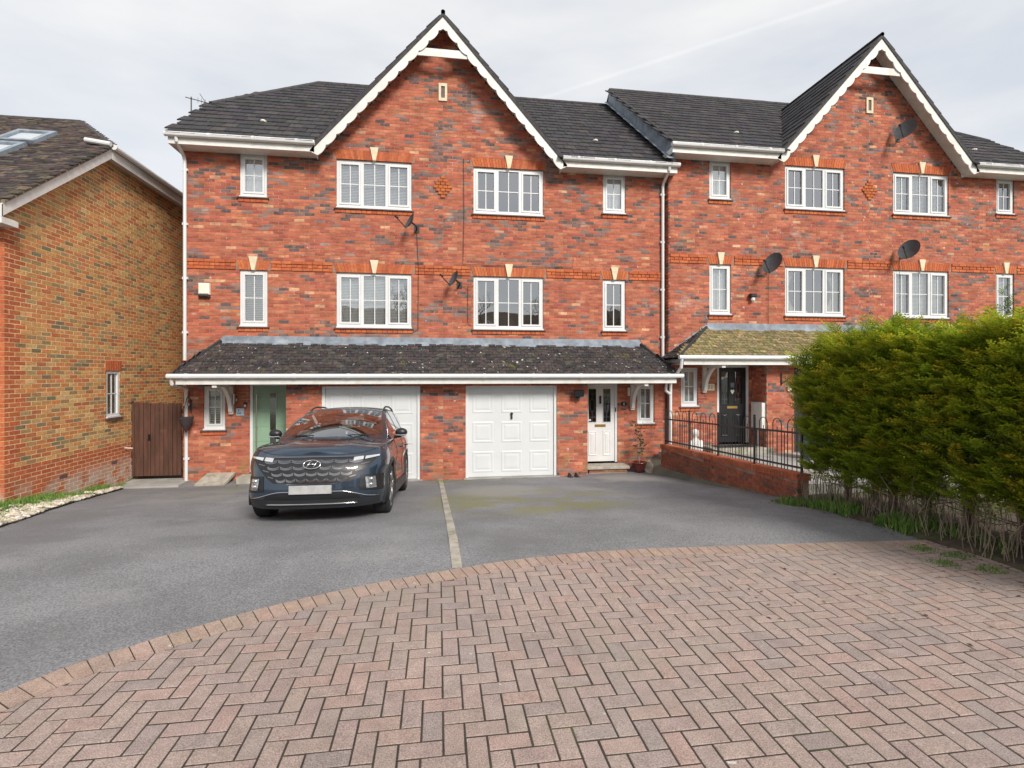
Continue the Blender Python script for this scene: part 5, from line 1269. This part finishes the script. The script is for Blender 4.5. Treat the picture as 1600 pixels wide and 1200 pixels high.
# white statue, stones, blue planter
SG = empty('garden_statue', (5.85, -1.25, -.235), 'small white stone statue behind the railings under the window', 'statue')
q = MB(); q.lathe([(.0, -.236), (.15, -.235), (.15, -.18), (.12, -.17), (.13, -.05), (.15, .05), (.11, .17), (.06, .22), (.05, .25), (.085, .30), (.09, .36), (.06, .42), (0, .44)], 16, (5.85, -1.25, 0)); q.build('figure', M['paintw'], SG, smooth=True)
q = MB(); q.ball((5.72, -1.28, .05), (.05, .05, .14), 8, 6); q.ball((5.98, -1.28, .05), (.05, .05, .14), 8, 6); q.build('arm', M['paintw'], SG, smooth=True)
stn = MB()
for k in range(130):
    x, y = rnd.uniform(5.5, 6.5), rnd.uniform(-1.9, -.95); pebble(stn, (x, y, -.235+.03), rnd.uniform(.03, .07), jit((.62, .60, .56), .15))
stn.build('white_pebbles', M['gravel'], label='white pebbles around the statue behind the railings', cat='pebbles', kind='stuff')
PL = empty('planter', (8.55, -1.7, -.235), 'blue grey planter with leafy plant behind the railings', 'planter')
q = MB(); q.lathe([(0, -.235), (.20, -.235), (.27, .16), (.29, .165), (.29, .21), (.255, .21), (.25, .15), (0, .14)], 18, (8.45, -1.75, 0)); q.build('pot', M['bluepot'], PL)
lf = MB()
for k in range(170):
    a = rnd.random()*6.28; p = Vector((8.45+math.cos(a)*rnd.uniform(0, .2), -1.75+math.sin(a)*rnd.uniform(0, .2), rnd.uniform(.15, .5))); d = Vector((math.cos(a), math.sin(a), .7)).normalized(); sd2 = d.cross(Vector((.1, .2, 1))).normalized()*.02
    lf.add([tuple(p), tuple(p+d*.05+sd2), tuple(p+d*.11), tuple(p+d*.05-sd2)], [(0, 1, 2, 3)], jit((.09, .17, .03), .25))
lf.build('foliage', M['leaf'], PL)
q = MB(); q.box(6.75, 7.75, YP2-.50, YP2-.15, -.099, -.085); q.build('door_mat', M['blackp'], label='dark doormat in front of the black front door', cat='doormat')
# ================================================================== CAR
M['paint'] = mk('dark_blue_grey_paint', (.030, .050, .078), .26, .55, var=.03, scale=3, coat=1.)
M['clad'] = mk('dark_grey_cladding', (.022, .024, .027), .5, var=.1)
M['tyre'] = mk('tyre_rubber', (.016, .016, .017), .85, var=.2, scale=20)
M['rim'] = mk('alloy_rim', (.36, .36, .37), .28, .9, var=.05)
M['chrome'] = mk('satin_chrome', (.66, .65, .64), .16, 1., var=.03)
M['dchrome'] = mk('dark_chrome', (.28, .27, .27), .2, 1., var=.05)
M['lampc'] = mk('headlight_lens', (.34, .35, .37), .1, .6, var=.5, scale=45, coat=1.)
M['lamp'] = mk('lamp_lens', (.55, .56, .57), .15, .3, var=.15, scale=30, coat=1.)
M['plate'] = mk('pale_number_plate', (.36, .36, .36), .5, var=.12, scale=12)
M['seat'] = mk('dark_seat_fabric', (.05, .045, .04), .8, var=.2)
CAR = empty('parked_car', (-1.525, -4.97, gz(-4.97)-.010), 'dark blue grey family SUV parked facing out before the white garage', 'car', rot=(math.atan(-.105), 0, R(-1.2)))
CAR.scale = (.96, .96, .96)
def crom(P, n):
    P = [np.array(p, float) for p in P]; out = []
    for i in range(len(P)-1):
        a = P[max(i-1, 0)]; b = P[i]; c = P[i+1]; d = P[min(i+2, len(P)-1)]
        for k in range(n):
            t = k/n; out.append(.5*((2*b)+(c-a)*t+(2*a-5*b+4*c-d)*t*t+(3*b-a-3*c+d)*t**3))
    out.append(P[-1]); return np.array(out)
plan = crom([(0, -.885), (.28, -.875), (.52, -.835), (.72, -.745), (.845, -.60), (.905, -.40), (.925, -.10), (.93, .35), (.93, 1.2), (.93, 2.1), (.925, 2.7), (.90, 3.15), (.82, 3.45), (.60, 3.58), (.30, 3.62), (0, 3.63)], 10)
tang = np.gradient(plan, axis=0); tang /= np.linalg.norm(tang, axis=1)[:, None]; nor = np.stack([tang[:, 1], -tang[:, 0]], 1)
I = np.interp
def z_low(y): return I(y, [-.9, -.5, .4, 2.3, 3.1, 3.63], [.20, .22, .235, .235, .26, .34])
def z_top(y): return I(y, [-.90, -.80, -.6, -.2, .4, 1.2, 2.4, 3.2, 3.63], [.875, .89, .935, .99, 1.03, 1.06, 1.09, 1.11, 1.10])
def inset(y, ny, v):
    fr = I(v, [0, .10, .22, .36, .55, .75, .9, 1], [.10, .05, .01, .0, .010, .032, .085, .19])
    sd_ = I(v, [0, .12, .25, .42, .55, .68, .80, .92, 1], [.055, .022, .012, .03, .026, .004, .006, .03, .07])
    wf = min(1, max(0, (-ny-.15)/.6)) if y < 1 else 0
    rr = I(v, [0, .2, .5, .8, 1], [.10, .02, .0, .02, .06]); wr = min(1, max(0, (ny-.15)/.6)) if y > 1 else 0
    return fr*wf+rr*wr+sd_*(1-wf-wr)
NV = 30; S = len(plan)
body_pts = np.zeros((S, NV+1, 3))
for i in range(S):
    for j in range(NV+1):
        v = j/NV; y = plan[i, 1]; d = inset(y, nor[i, 1], v); bx, by = plan[i]-nor[i]*d
        body_pts[i, j] = (bx, by, z_low(y)+(z_top(y)-z_low(y))*v)
body_pts[0, :, 0] = 0; body_pts[-1, :, 0] = 0
AXY = (0., 2.68); AR = .405; WZ = .352
def in_arch(p): return p[0] > .55 and any((p[1]-a)**2+(p[2]-WZ)**2 < AR**2 for a in AXY)
bd = MB()
for sg in (1, -1):
    off = len(bd.v); bd.v += [(sg*p[0], p[1], p[2]) for r in body_pts for p in r]
    for i in range(S-1):
        for j in range(NV):
            c = (body_pts[i, j]+body_pts[i+1, j]+body_pts[i, j+1]+body_pts[i+1, j+1])/4
            if in_arch(c): continue
            a = off+i*(NV+1)+j; f = (a, a+NV+1, a+NV+2, a+1); bd.f.append(f if sg > 0 else f[::-1])
# bonnet and shoulders
_zb = crom([(-.80, .86), (-.72, .905), (-.64, .965), (-.52, 1.008), (-.25, 1.042), (.1, 1.068), (.4, 1.092), (.7, 1.11), (1.0, 1.12)], 10)
def zc_bonnet(y): return I(y, _zb[:, 0], _zb[:, 1])
for sg in (1, -1):
    off = len(bd.v); rows = [i for i in range(S) if body_pts[i, NV, 1] < .80]; NT = 14
    for i in rows:
        p = body_pts[i, NV]; zc = max(p[2], zc_bonnet(p[1]))
        for k in range(NT+1):
            t = k/NT; x = p[0]*(1-t); xr_ = abs(x)
            bulge = 1-(1-t)**2.4
            crease = .012*math.exp(-((xr_-.40)/.07)**2)*sstep(-.75, -.3, p[1])
            bd.v.append((sg*x, p[1], p[2]+(zc-p[2])*bulge+crease))
    for r in range(len(rows)-1):
        for k in range(NT):
            a = off+r*(NT+1)+k; f = (a, a+NT+1, a+NT+2, a+1); bd.f.append(f[::-1] if sg < 0 else f)
o = bd.build('body', M['paint'], CAR); autosmooth(o, 32)
md = o.modifiers.new('weld', 'WELD'); md.merge_threshold = .001
# underbody
ub = MB(); ub.box(-.78, .78, -.60, 3.40, .235, .42); ub.build('underbody', M['blackp'], CAR)
# greenhouse
_gt = crom([(.20, 1.02), (.40, 1.105), (.65, 1.256), (.90, 1.388), (1.12, 1.483), (1.30, 1.542), (1.50, 1.582), (1.75, 1.608), (2.1, 1.618), (2.5, 1.612), (2.85, 1.590), (3.08, 1.56), (3.25, 1.51), (3.40, 1.34), (3.55, 1.12)], 12)
def g_top(y):
    if y < 1.3: return 1.092+.70*(y-.4)-.215*(y-.4)**2
    if y < 2.15: return 1.5479+.17*(y-1.3)-.0995*(y-1.3)**2
    return I(y, _gt[:, 0], _gt[:, 1])
def g_belt(y): return z_top(y)-.005
def g_wb(y): return I(y, [.3, .6, 1.2, 2.6, 3.1, 3.4, 3.55], [.80, .835, .855, .85, .81, .74, .66])
ysts = lin(.32, 1.30, 22)+lin(1.34, 3.52, 40)[0:]
NG1, NG2 = 16, 12; rows = []
for y in ysts:
    zb_, zt2 = g_belt(y), g_top(y); wb_ = g_wb(y); H_ = max(.01, zt2-zb_)
    side = lambda z: wb_-(wb_-.61)*min(1.15, max(0, (z-zb_)/.50))**1.15
    cr_ = .045*(1-math.exp(-H_/.12)); ze_ = zt2-cr_; we = side(ze_)-.02; row = []
    pl_ = .13*(1-sstep(1.30, 1.95, y))
    for k in range(NG1+1):
        u = k/NG1; x = we*u; row.append((x, y-pl_*(1-u*u), zt2-cr_*u**2.2))
    for k in range(1, NG2+1):
        u = k/NG2; z = ze_+(zb_-ze_)*u; row.append((side(z)+.004*math.sin(math.pi*u), y, z))
    rows.append(row)
NR = NG1+NG2+1
parts = {'roof': MB(), 'windscreen': MB(), 'rear_window': MB()}
def gclass(y, k, c):
    H_ = g_top(y)-g_belt(y)
    if k < NG1:
        if .40 < y < 1.27: return 'windscreen' if c[0] < rows_we(y)-.055 else 'roof'
        if 3.27 < y < 3.48: return 'rear_window'
        return 'roof'
    zb_ = g_belt(y)
    top_ = g_top(y)-.085
    if c[2] > zb_+.025 and c[2] < top_ and .80 < y < 3.05:
        if abs(y-1.66) < .05: return 'pillar0'
        if abs(y-2.52) < .05: return 'pillar1'
        return 'side_window%d' % (0 if y < 1.66 else 1 if y < 2.52 else 2)
    return 'roof'
def rows_we(y):
    zb_, zt2 = g_belt(y), g_top(y); wb_ = g_wb(y); ze_ = zt2-.045*(1-math.exp(-(zt2-zb_)/.12)); return wb_-(wb_-.61)*min(1.15, max(0, (ze_-zb_)/.50))**1.15-.02
for i in range(len(rows)-1):
    y = (ysts[i]+ysts[i+1])/2
    for k in range(NR-1):
        q4 = [rows[i][k], rows[i+1][k], rows[i+1][k+1], rows[i][k+1]]; c = np.mean(np.array(q4), 0); cl = gclass(y, k, c)
        for sg in (1, -1):
            v = [(sg*p[0], p[1], p[2]) for p in q4]; kk = cl if cl in ('roof', 'windscreen', 'rear_window') else cl+('r' if sg > 0 else 'l'); parts.setdefault(kk, MB()).add(v[::-1] if sg > 0 else v, [(0, 1, 2, 3)])
for kk, mbq in parts.items():
    nm = kk.rstrip('012lr') if kk[:4] in ('side', 'pill') else kk; nm = 'pillar' if nm.startswith('pi') else nm; mt = {'roof': 'paint', 'pillar': 'blackp'}.get(nm, 'cglass')
    if mbq.v:
        o = mbq.build(nm, M[mt], CAR, smooth=True); md = o.modifiers.new('weld', 'WELD'); md.merge_threshold = .0008
        if nm == 'roof': autosmooth(o, 50)
# interior
it = MB(); it.box(-.74, .74, .50, 3.2, .75, .86); it.build('cabin_floor', M['blackp'], CAR)
ds = MB(); ds.prism([(-.74, .45, .9), (-.74, .45, 1.09), (-.74, .75, 1.10), (-.74, .95, 1.04), (-.74, .95, .9)], (1.48, 0, 0)); ds.build('dashboard', M['blackp'], CAR)
for sx in (-.37, .37):
    st_ = MB(); st_.bevbox(sx-.23, sx+.23, 1.55, 1.70, .86, 1.30, .04, 'y'); st_.bevbox(sx-.12, sx+.12, 1.58, 1.68, 1.32, 1.49, .03, 'y'); st_.build('seat', M['seat'], CAR)
for sx in (-.45, 0, .45):
    st_ = MB(); st_.bevbox(sx-.20, sx+.20, 2.45, 2.60, .86, 1.24, .04, 'y'); st_.bevbox(sx-.11, sx+.11, 2.47, 2.56, 1.26, 1.38, .03, 'y'); st_.build('seat', M['seat'], CAR)
q = MB(); q.tube([(.37+.17*math.cos(t), .98+.06*math.sin(t), 1.04+.16*math.sin(t)) for t in lin(0, 6.283, 21)], .013, 6); q.build('steering_wheel', M['black'], CAR)
q = MB(); q.ball((0, .86, 1.40), (.12, .03, .04), 10, 6); q.build('rear_view_mirror', M['black'], CAR)
# front surface lookup
def front(x, z, off=0.):
    ax_ = abs(x); xs_ = []; ys_ = []; nx = []; ny = []
    for i in range(S//2):
        y = plan[i, 1]; zl, zt2 = z_low(y), z_top(y); v = min(1, max(0, (z-zl)/(zt2-zl))); d = inset(y, nor[i, 1], v)
        xs_.append(plan[i, 0]-nor[i, 0]*d); ys_.append(plan[i, 1]-nor[i, 1]*d); nx.append(nor[i, 0]); ny.append(nor[i, 1])
    yy = I(ax_, xs_, ys_); n0, n1 = I(ax_, xs_, nx), I(ax_, xs_, ny)
    return (x+math.copysign(n0*off, x), yy+n1*off, z)
def front_patch(mb, poly_fn, nu, nv, off, depth=.0):
    """poly_fn(u,v)->(x,z)"""
    o_ = len(mb.v)
    for j in range(nv+1):
        for i in range(nu+1): x, z = poly_fn(i/nu, j/nv); mb.v.append(front(x, z, off))
    for j in range(nv):
        for i in range(nu): a = o_+j*(nu+1)+i; mb.f.append((a, a+1, a+nu+2, a+nu+1))
GT, GB = .862, .535
def gw(z): return I(z, [.53, .59, .70, .80, .862], [.46, .55, .66, .76, .80])
gp = MB(); front_patch(gp, lambda u, v: ((2*u-1)*gw(GB+(GT-GB)*v), GB+(GT-GB)*v), 40, 10, .004); GRL = gp.build('grille', M['black'], CAR, smooth=True)
# rows of scalloped chrome tiles
tr = MB()
for r in range(4):
    z0 = GB+.012+r*.078; n = 7 if r < 3 else 7; wv = gw(z0+.04)*.80
    for k in range(n):
        xa, xb = -wv+2*wv*k/n, -wv+2*wv*(k+1)/n
        def lip(u, v, xa=xa, xb=xb, z0=z0): 
            x = xa+(xb-xa)*(.04+.92*u); sag = .018*(1-(2*u-1)**2); th = .006+.012*(1-(2*u-1)**2)*.4+.010*abs(2*u-1)**3
            return (x, z0+.030-sag+th*v)
        front_patch(tr, lip, 8, 1, .016)
        def body_(u, v, xa=xa, xb=xb, z0=z0): return (xa+(xb-xa)*(.04+.92*u), z0+.030-.018*(1-(2*u-1)**2)-.018*v)
        front_patch(tr, body_, 8, 1, .008)
tr.build('grille_trim', M['dchrome'], GRL, smooth=True)
tr = MB()
front_patch(tr, lambda u, v: ((2*u-1)*.60, .852+.010*v), 30, 1, .012)
for sgx in (-1, 1):                      # outer dark facets
    for r in range(3):
        z0 = .565+r*.078; wv = gw(z0+.04); front_patch(tr, lambda u, v: (sgx*(wv*.83+wv*.13*u), z0+.03+.010*v+.02*u), 6, 1, .010)
tr.build('grille_bar', M['dchrome'], GRL, smooth=True)
for sgx in (-1, 1):
    for (xa, xb, za, zb, h0, h1) in ((.50, .615, .800, .818, .046, .040), (.635, .80, .818, .852, .038, .020)):
        q = MB(); f_ = lambda u, v: (sgx*(xa+(xb-xa)*u), za+(zb-za)*u+(h0+(h1-h0)*u)*v)
        front_patch(q, f_, 8, 3, .018); q.build('daytime_light', M['lamp'], CAR, smooth=True)
    # main lamp pocket and lens
    q = MB(); front_patch(q, lambda u, v: (sgx*(.60+.26*u-.05*(1-v)*(1-u)+.04*(1-u)*(1-v)), .405+.02*(1-u)+(.20+.01*u)*v), 8, 8, .005); q.build('lamp_pocket', M['black'], CAR, smooth=True)
    q = MB(); front_patch(q, lambda u, v: (sgx*(.655+.115*u+.015*(1-v)), .445+.145*v), 6, 6, .012); HLt = q.build('headlight', M['lampc'], CAR, smooth=True)
    for zz in (.485, .555):
        q = MB(); c = front(sgx*.715, zz, .016); q.ball(c, (.032, .012, .028), 10, 6); q.build('projector', M['chrome'], HLt, smooth=True)
# emblem
EM = MB(); ec = .765; pts = [front(.105*math.cos(t), ec+.053*math.sin(t), .030) for t in lin(0, 2*math.pi, 33)]
EM.tube(pts, .0075, 6, caps=False)
for sgx in (-1, 1): EM.tube([front(sgx*.042-.022, ec-.040, .030), front(sgx*.042, ec, .032), front(sgx*.042+.022, ec+.040, .030)], [.006, .009, .006], 6)
EM.tube([front(-.045, ec-.006, .032), front(0, ec+.004, .034), front(.045, ec+.006, .032)], [.005, .008, .005], 6)
EMo = EM.build('emblem', M['chrome'], CAR, smooth=True)
q = MB(); o_ = [front(.098*math.cos(t), ec+.047*math.sin(t), .022) for t in lin(0, 2*math.pi, 33)[:-1]]; q.poly(o_); q.build('emblem_back', M['black'], EMo)
# lower intake, chrome line, skid line, plate
q = MB(); front_patch(q, lambda u, v: ((2*u-1)*(.60-.03*v), .335+.075*v-.02*(2*u-1)**2), 30, 3, .004); q.build('lower_intake', M['black'], CAR, smooth=True)
q = MB(); q.tube([front(x, .425-.085*sstep(.35, .80, abs(x)), .010) for x in lin(-.80, .80, 45)], .006, 6); q.build('chrome_line', M['chrome'], CAR, smooth=True)
q = MB(); front_patch(q, lambda u, v: ((2*u-1)*.82, .215+.11*v), 34, 3, .006); q.build('front_skirt', M['clad'], CAR, smooth=True)
q = MB(); q.tube([front(x, .265, .014) for x in lin(-.56, .56, 31)], .010, 6); q.build('skid_plate', M['chrome'], CAR, smooth=True)
q = MB(); front_patch(q, lambda u, v: ((2*u-1)*.30, .515+.012*v), 20, 1, .010); q.build('grille_lip', M['dchrome'], CAR)
c = front(0, .45, .0); q = MB(); q.bevbox(-.26, .26, c[1]-.03, c[1]+.02, .398, .505, .004, 'y'); q.build('number_plate', M['plate'], CAR)
# wheels
for a in AXY:
    for sgx in (-1, 1):
        W_ = MB(); xo = sgx*.915; xi = sgx*.68; prof = [(.235, xi), (.30, xi), (.345, xi+sgx*.02), (.352, xi+sgx*.05), (.352, xo-sgx*.05), (.345, xo-sgx*.02), (.31, xo), (.26, xo+sgx*.002), (.25, xo-sgx*.02)]
        W_.lathe([(r, h) for r, h in prof], 40, (0, a, WZ), 'x'); WH = W_.build('wheel', M['tyre'], CAR, smooth=True)
        q = MB(); q.lathe([(.252, xo-sgx*.015), (.24, xo-sgx*.02), (.235, xo-sgx*.10), (.0, xo-sgx*.11)], 40, (0, a, WZ), 'x')
        q.build('rim_barrel', M['dchrome'], WH, smooth=True)
        q = MB()
        for k in range(5):
            for dt in (-.16, .16):
                t = 2*math.pi*k/5+.3; t2 = t+dt; q.tube([(xo-sgx*.02, a+.05*math.cos(t), WZ+.05*math.sin(t)), (xo-sgx*.012, a+.15*math.cos(t2*.7+t*.3), WZ+.15*math.sin(t2*.7+t*.3)), (xo-sgx*.012, a+.242*math.cos(t2), WZ+.242*math.sin(t2))], [.02, .017, .016], 6)
        q.lathe([(.0, xo-sgx*.004), (.055, xo-sgx*.006), (.06, xo-sgx*.03)], 20, (0, a, WZ), 'x'); q.lathe([(.252, xo-sgx*.004), (.238, xo-sgx*.006), (.238, xo-sgx*.03)], 40, (0, a, WZ), 'x')
        q.build('rim', M['rim'], WH, smooth=True)
        # arch lining and cladding
        q = MB(); ar = MB(); th_ = lin(-.35, math.pi+.35, 33)
        for t in th_:
            y_, z_ = a+AR*math.cos(t), WZ+AR*math.sin(t)
            z_ = max(z_, .20); q.v += [(sgx*.60, y_, z_), (sgx*.915, y_, z_)]
            def sx(y2, z2):
                i2 = int(np.argmin(np.abs(plan[10:140, 1]-y2)))+10; y3 = plan[i2, 1]; v = min(1, max(0, (z2-z_low(y3))/(z_top(y3)-z_low(y3)))); return plan[i2, 0]-nor[i2, 0]*inset(y3, nor[i2, 1], v)
            for rr_, ex_ in ((AR-.012, -.01), (AR-.008, .016), (AR+.022, .020), (AR+.052, .010), (AR+.058, -.004)):
                y2, z2 = a+rr_*math.cos(t), max(.20, WZ+rr_*math.sin(t)); ar.v.append((sgx*(sx(y2, z2)+ex_), y2, z2))
        q.f = [(2*k, 2*k+1, 2*k+3, 2*k+2) for k in range(len(th_)-1)]; q.build('arch_liner', M['black'], CAR)
        ar.f = [(k*5+m_, k*5+m_+1, (k+1)*5+m_+1, (k+1)*5+m_) for k in range(len(th_)-1) for m_ in range(4)]; ar.build('wheel_arch', M['clad'], CAR, smooth=True)
# sills, mirrors, handles, shut lines, rails
for sgx in (-1, 1):
    q = MB(); q.prism([(sgx*.86, .42, .225), (sgx*.86, 2.26, .225), (sgx*.86, 2.26, .37), (sgx*.86, .42, .37)], (sgx*.075, 0, 0)); q.build('side_sill', M['clad'], CAR)
    mi = MB(); mi.ball((sgx*.975, .78, 1.15), (.098, .07, .07), 16, 10); MI = mi.build('door_mirror', M['paintd'] if 'paintd' in M else M['black'], CAR, smooth=True)
    q = MB(); q.tube([(sgx*.86, .80, 1.075), (sgx*.98, .78, 1.10)], .026, 8); q.build('mirror_arm', M['black'], MI)
    q = MB(); q.tube([(sgx*.90, .722, 1.105), (sgx*.98, .708, 1.100), (sgx*1.06, .745, 1.108)], .011, 6); q.build('indicator', M['chrome'], MI)
    for yh in (1.42, 2.36):
        q = MB(); q.tube([(sgx*.925, yh-.11, .90), (sgx*.952, yh-.08, .905), (sgx*.952, yh+.08, .905), (sgx*.925, yh+.11, .90)], .013, 6); q.build('door_handle', M['paint'], CAR)
    q = MB(); q.tube([(sgx*.61, 1.42, g_top(1.42)-.04), (sgx*.605, 1.52, g_top(1.52)-.012), (sgx*.60, 1.75, g_top(1.75)), (sgx*.595, 2.3, g_top(2.3)+.005), (sgx*.595, 2.8, g_top(2.8)-.005), (sgx*.60, 2.95, g_top(2.95)-.04)], .015, 8); q.build('roof_rail', M['clad'], CAR, smooth=True)
    for yd in (.62, 1.66, 2.30):
        pts = []
        for z in lin(.40, 1.06, 12):
            y3 = yd+.02*math.sin(z*3); i2 = int(np.argmin(np.abs(plan[10:140, 1]-y3)))+10; yy3 = plan[i2, 1]; v = min(1, max(0, (z-z_low(yy3))/(z_top(yy3)-z_low(yy3)))); pts.append((sgx*(plan[i2, 0]-nor[i2, 0]*inset(yy3, nor[i2, 1], v)+.0008), y3, z))
        q = MB(); q.tube(pts, .0035, 4); q.build('shut_line', M['black'], CAR)
    q = MB(); pts = [tuple(np.array(body_pts[i, NV])*np.array([sgx, 1, 1])+np.array([0, 0, .001])) for i in range(0, S) if body_pts[i, NV, 1] < .34]; q.tube(pts, .0038, 4); q.build('bonnet_gap', M['black'], CAR)
    q = MB(); q.tube([(sgx*.10-.18*(sgx < 0)-.0, .36, 1.112), (sgx*.30, .30, 1.125), (sgx*.62, .42, 1.12)], .009, 5); q.build('wiper', M['black'], CAR)
# paper on the dash
q = MB(); q.add([(-.62, .62, 1.115), (-.44, .60, 1.115), (-.42, .78, 1.20), (-.60, .80, 1.20)], [(0, 1, 2, 3)]); q.build('parking_paper', M['upvc'], CAR)

# ================================================================== ACROSS THE ROAD (behind the camera, seen in the windows and paint)
def far_house(x, y, w_, d_, he, hr, label, mat):
    H_ = empty('brick_house', (x, y, 0), label, 'house', 'houses across the road')
    q = MB(); q.box(x-w_/2, x+w_/2, y-d_, y, -.1, he); q.build('wall', M[mat], H_)
    q = MB(); q.prism([(x-w_/2-.3, y+.3, he-.1), (x+w_/2+.3, y+.3, he-.1), (x+w_/2+.3, y-d_/2, hr), (x-w_/2-.3, y-d_/2, hr)], (0, 0, .12)); q.prism([(x-w_/2-.3, y-d_-.3, he-.1), (x+w_/2+.3, y-d_-.3, he-.1), (x+w_/2+.3, y-d_/2, hr), (x-w_/2-.3, y-d_/2, hr)], (0, 0, .12)); q.build('roof', M['farroof'], H_)
    gx = x-w_*.15; gwid = 2.3; gh = he+1.7
    q = MB(); q.prism([(gx-gwid, y+.02, he-.4), (gx+gwid, y+.02, he-.4), (gx, y+.02, gh)], (0, -.3, 0)); q.build('gable', M[mat], H_)
    for sg in (-1, 1):
        q = MB(); q.prism([(gx, y+.1, gh+.2), (gx+sg*(gwid+.2), y+.1, he-.35), (gx+sg*(gwid+.2), y+.1, he-.6), (gx, y+.1, gh-.1)], (0, -.05, 0)); q.build('bargeboard', M['paintw'], H_)
    for k in range(4):
        for z in (.9, 3.4):
            xx = x-w_/2+w_*(k+.5)/4; q = MB(); q.box(xx-.6, xx+.6, y+.001, y+.05, z, z+1.2); Wn = q.build('window', M['upvc'], H_); q = MB(); q.box(xx-.52, xx+.52, y+.051, y+.06, z+.08, z+1.12); q.build('pane', M['blackp'], Wn)
M['farbrick'] = mk('far_buff_brick', (.48, .30, .15), .9, var=.25, scale=3)
M['farroof'] = mk('far_brown_roof', (.17, .11, .075), .9, var=.25, scale=3)
M['farbrick2'] = mk('far_red_brick', (.33, .13, .08), .9, var=.25, scale=3)
far_house(-9, -34, 12, 8, 5.0, 7.8, 'buff brick house across the road with a white gable', 'farbrick')
far_house(6.5, -37, 11, 8, 5.0, 7.8, 'red brick house across the road with a white gable', 'farbrick2')
far_house(21, -33, 11, 8, 5.0, 7.8, 'buff brick house across the road at its far end', 'farbrick')
def bare_tree(x, y, h, label):
    T = empty('bare_tree', (x, y, 0), label, 'tree', 'bare winter trees across the road'); q = MB(); tw = MB()
    q.tube([(x, y, -.1), (x+.1, y, h*.25), (x-.1, y+.1, h*.5)], [.22, .17, .11], 8)
    def grow(p, d, l, r, lv):
        e = p+d*l; (q if lv < 2 else tw).tube([tuple(p), tuple(p.lerp(e, .5)+Vector((rnd.uniform(-.05, .05)*l, 0, 0))), tuple(e)], [r, r*.8, r*.6], 5 if lv < 3 else 3, caps=False)
        if lv >= 5: return
        for k in range(3 if lv < 4 else 2):
            d2 = (d+Vector((rnd.uniform(-.8, .8), rnd.uniform(-.8, .8), rnd.uniform(-.1, .55)))).normalized(); grow(p.lerp(e, rnd.uniform(.5, 1)), d2, l*rnd.uniform(.62, .8), r*.6, lv+1)
    for k in range(6):
        a = k*1.05; grow(Vector((x, y, h*(.2+.055*k))), Vector((math.cos(a)*.7, math.sin(a)*.7, .8)).normalized(), h*.22, .09, 0)
    q.build('trunk', M['bark'], T); tw.build('crown', M['twig'], T)
for (x, y, h, l_) in ((1.5, -27, 9, 'bare tree across the road before the red house'), (-2.5, -44, 13, 'tall bare tree behind the gap between the houses'), (14, -42, 13, 'tall bare tree behind the far houses'), (13.5, -26, 8, 'small bare tree by the far buff house')): bare_tree(x, y, h, l_)
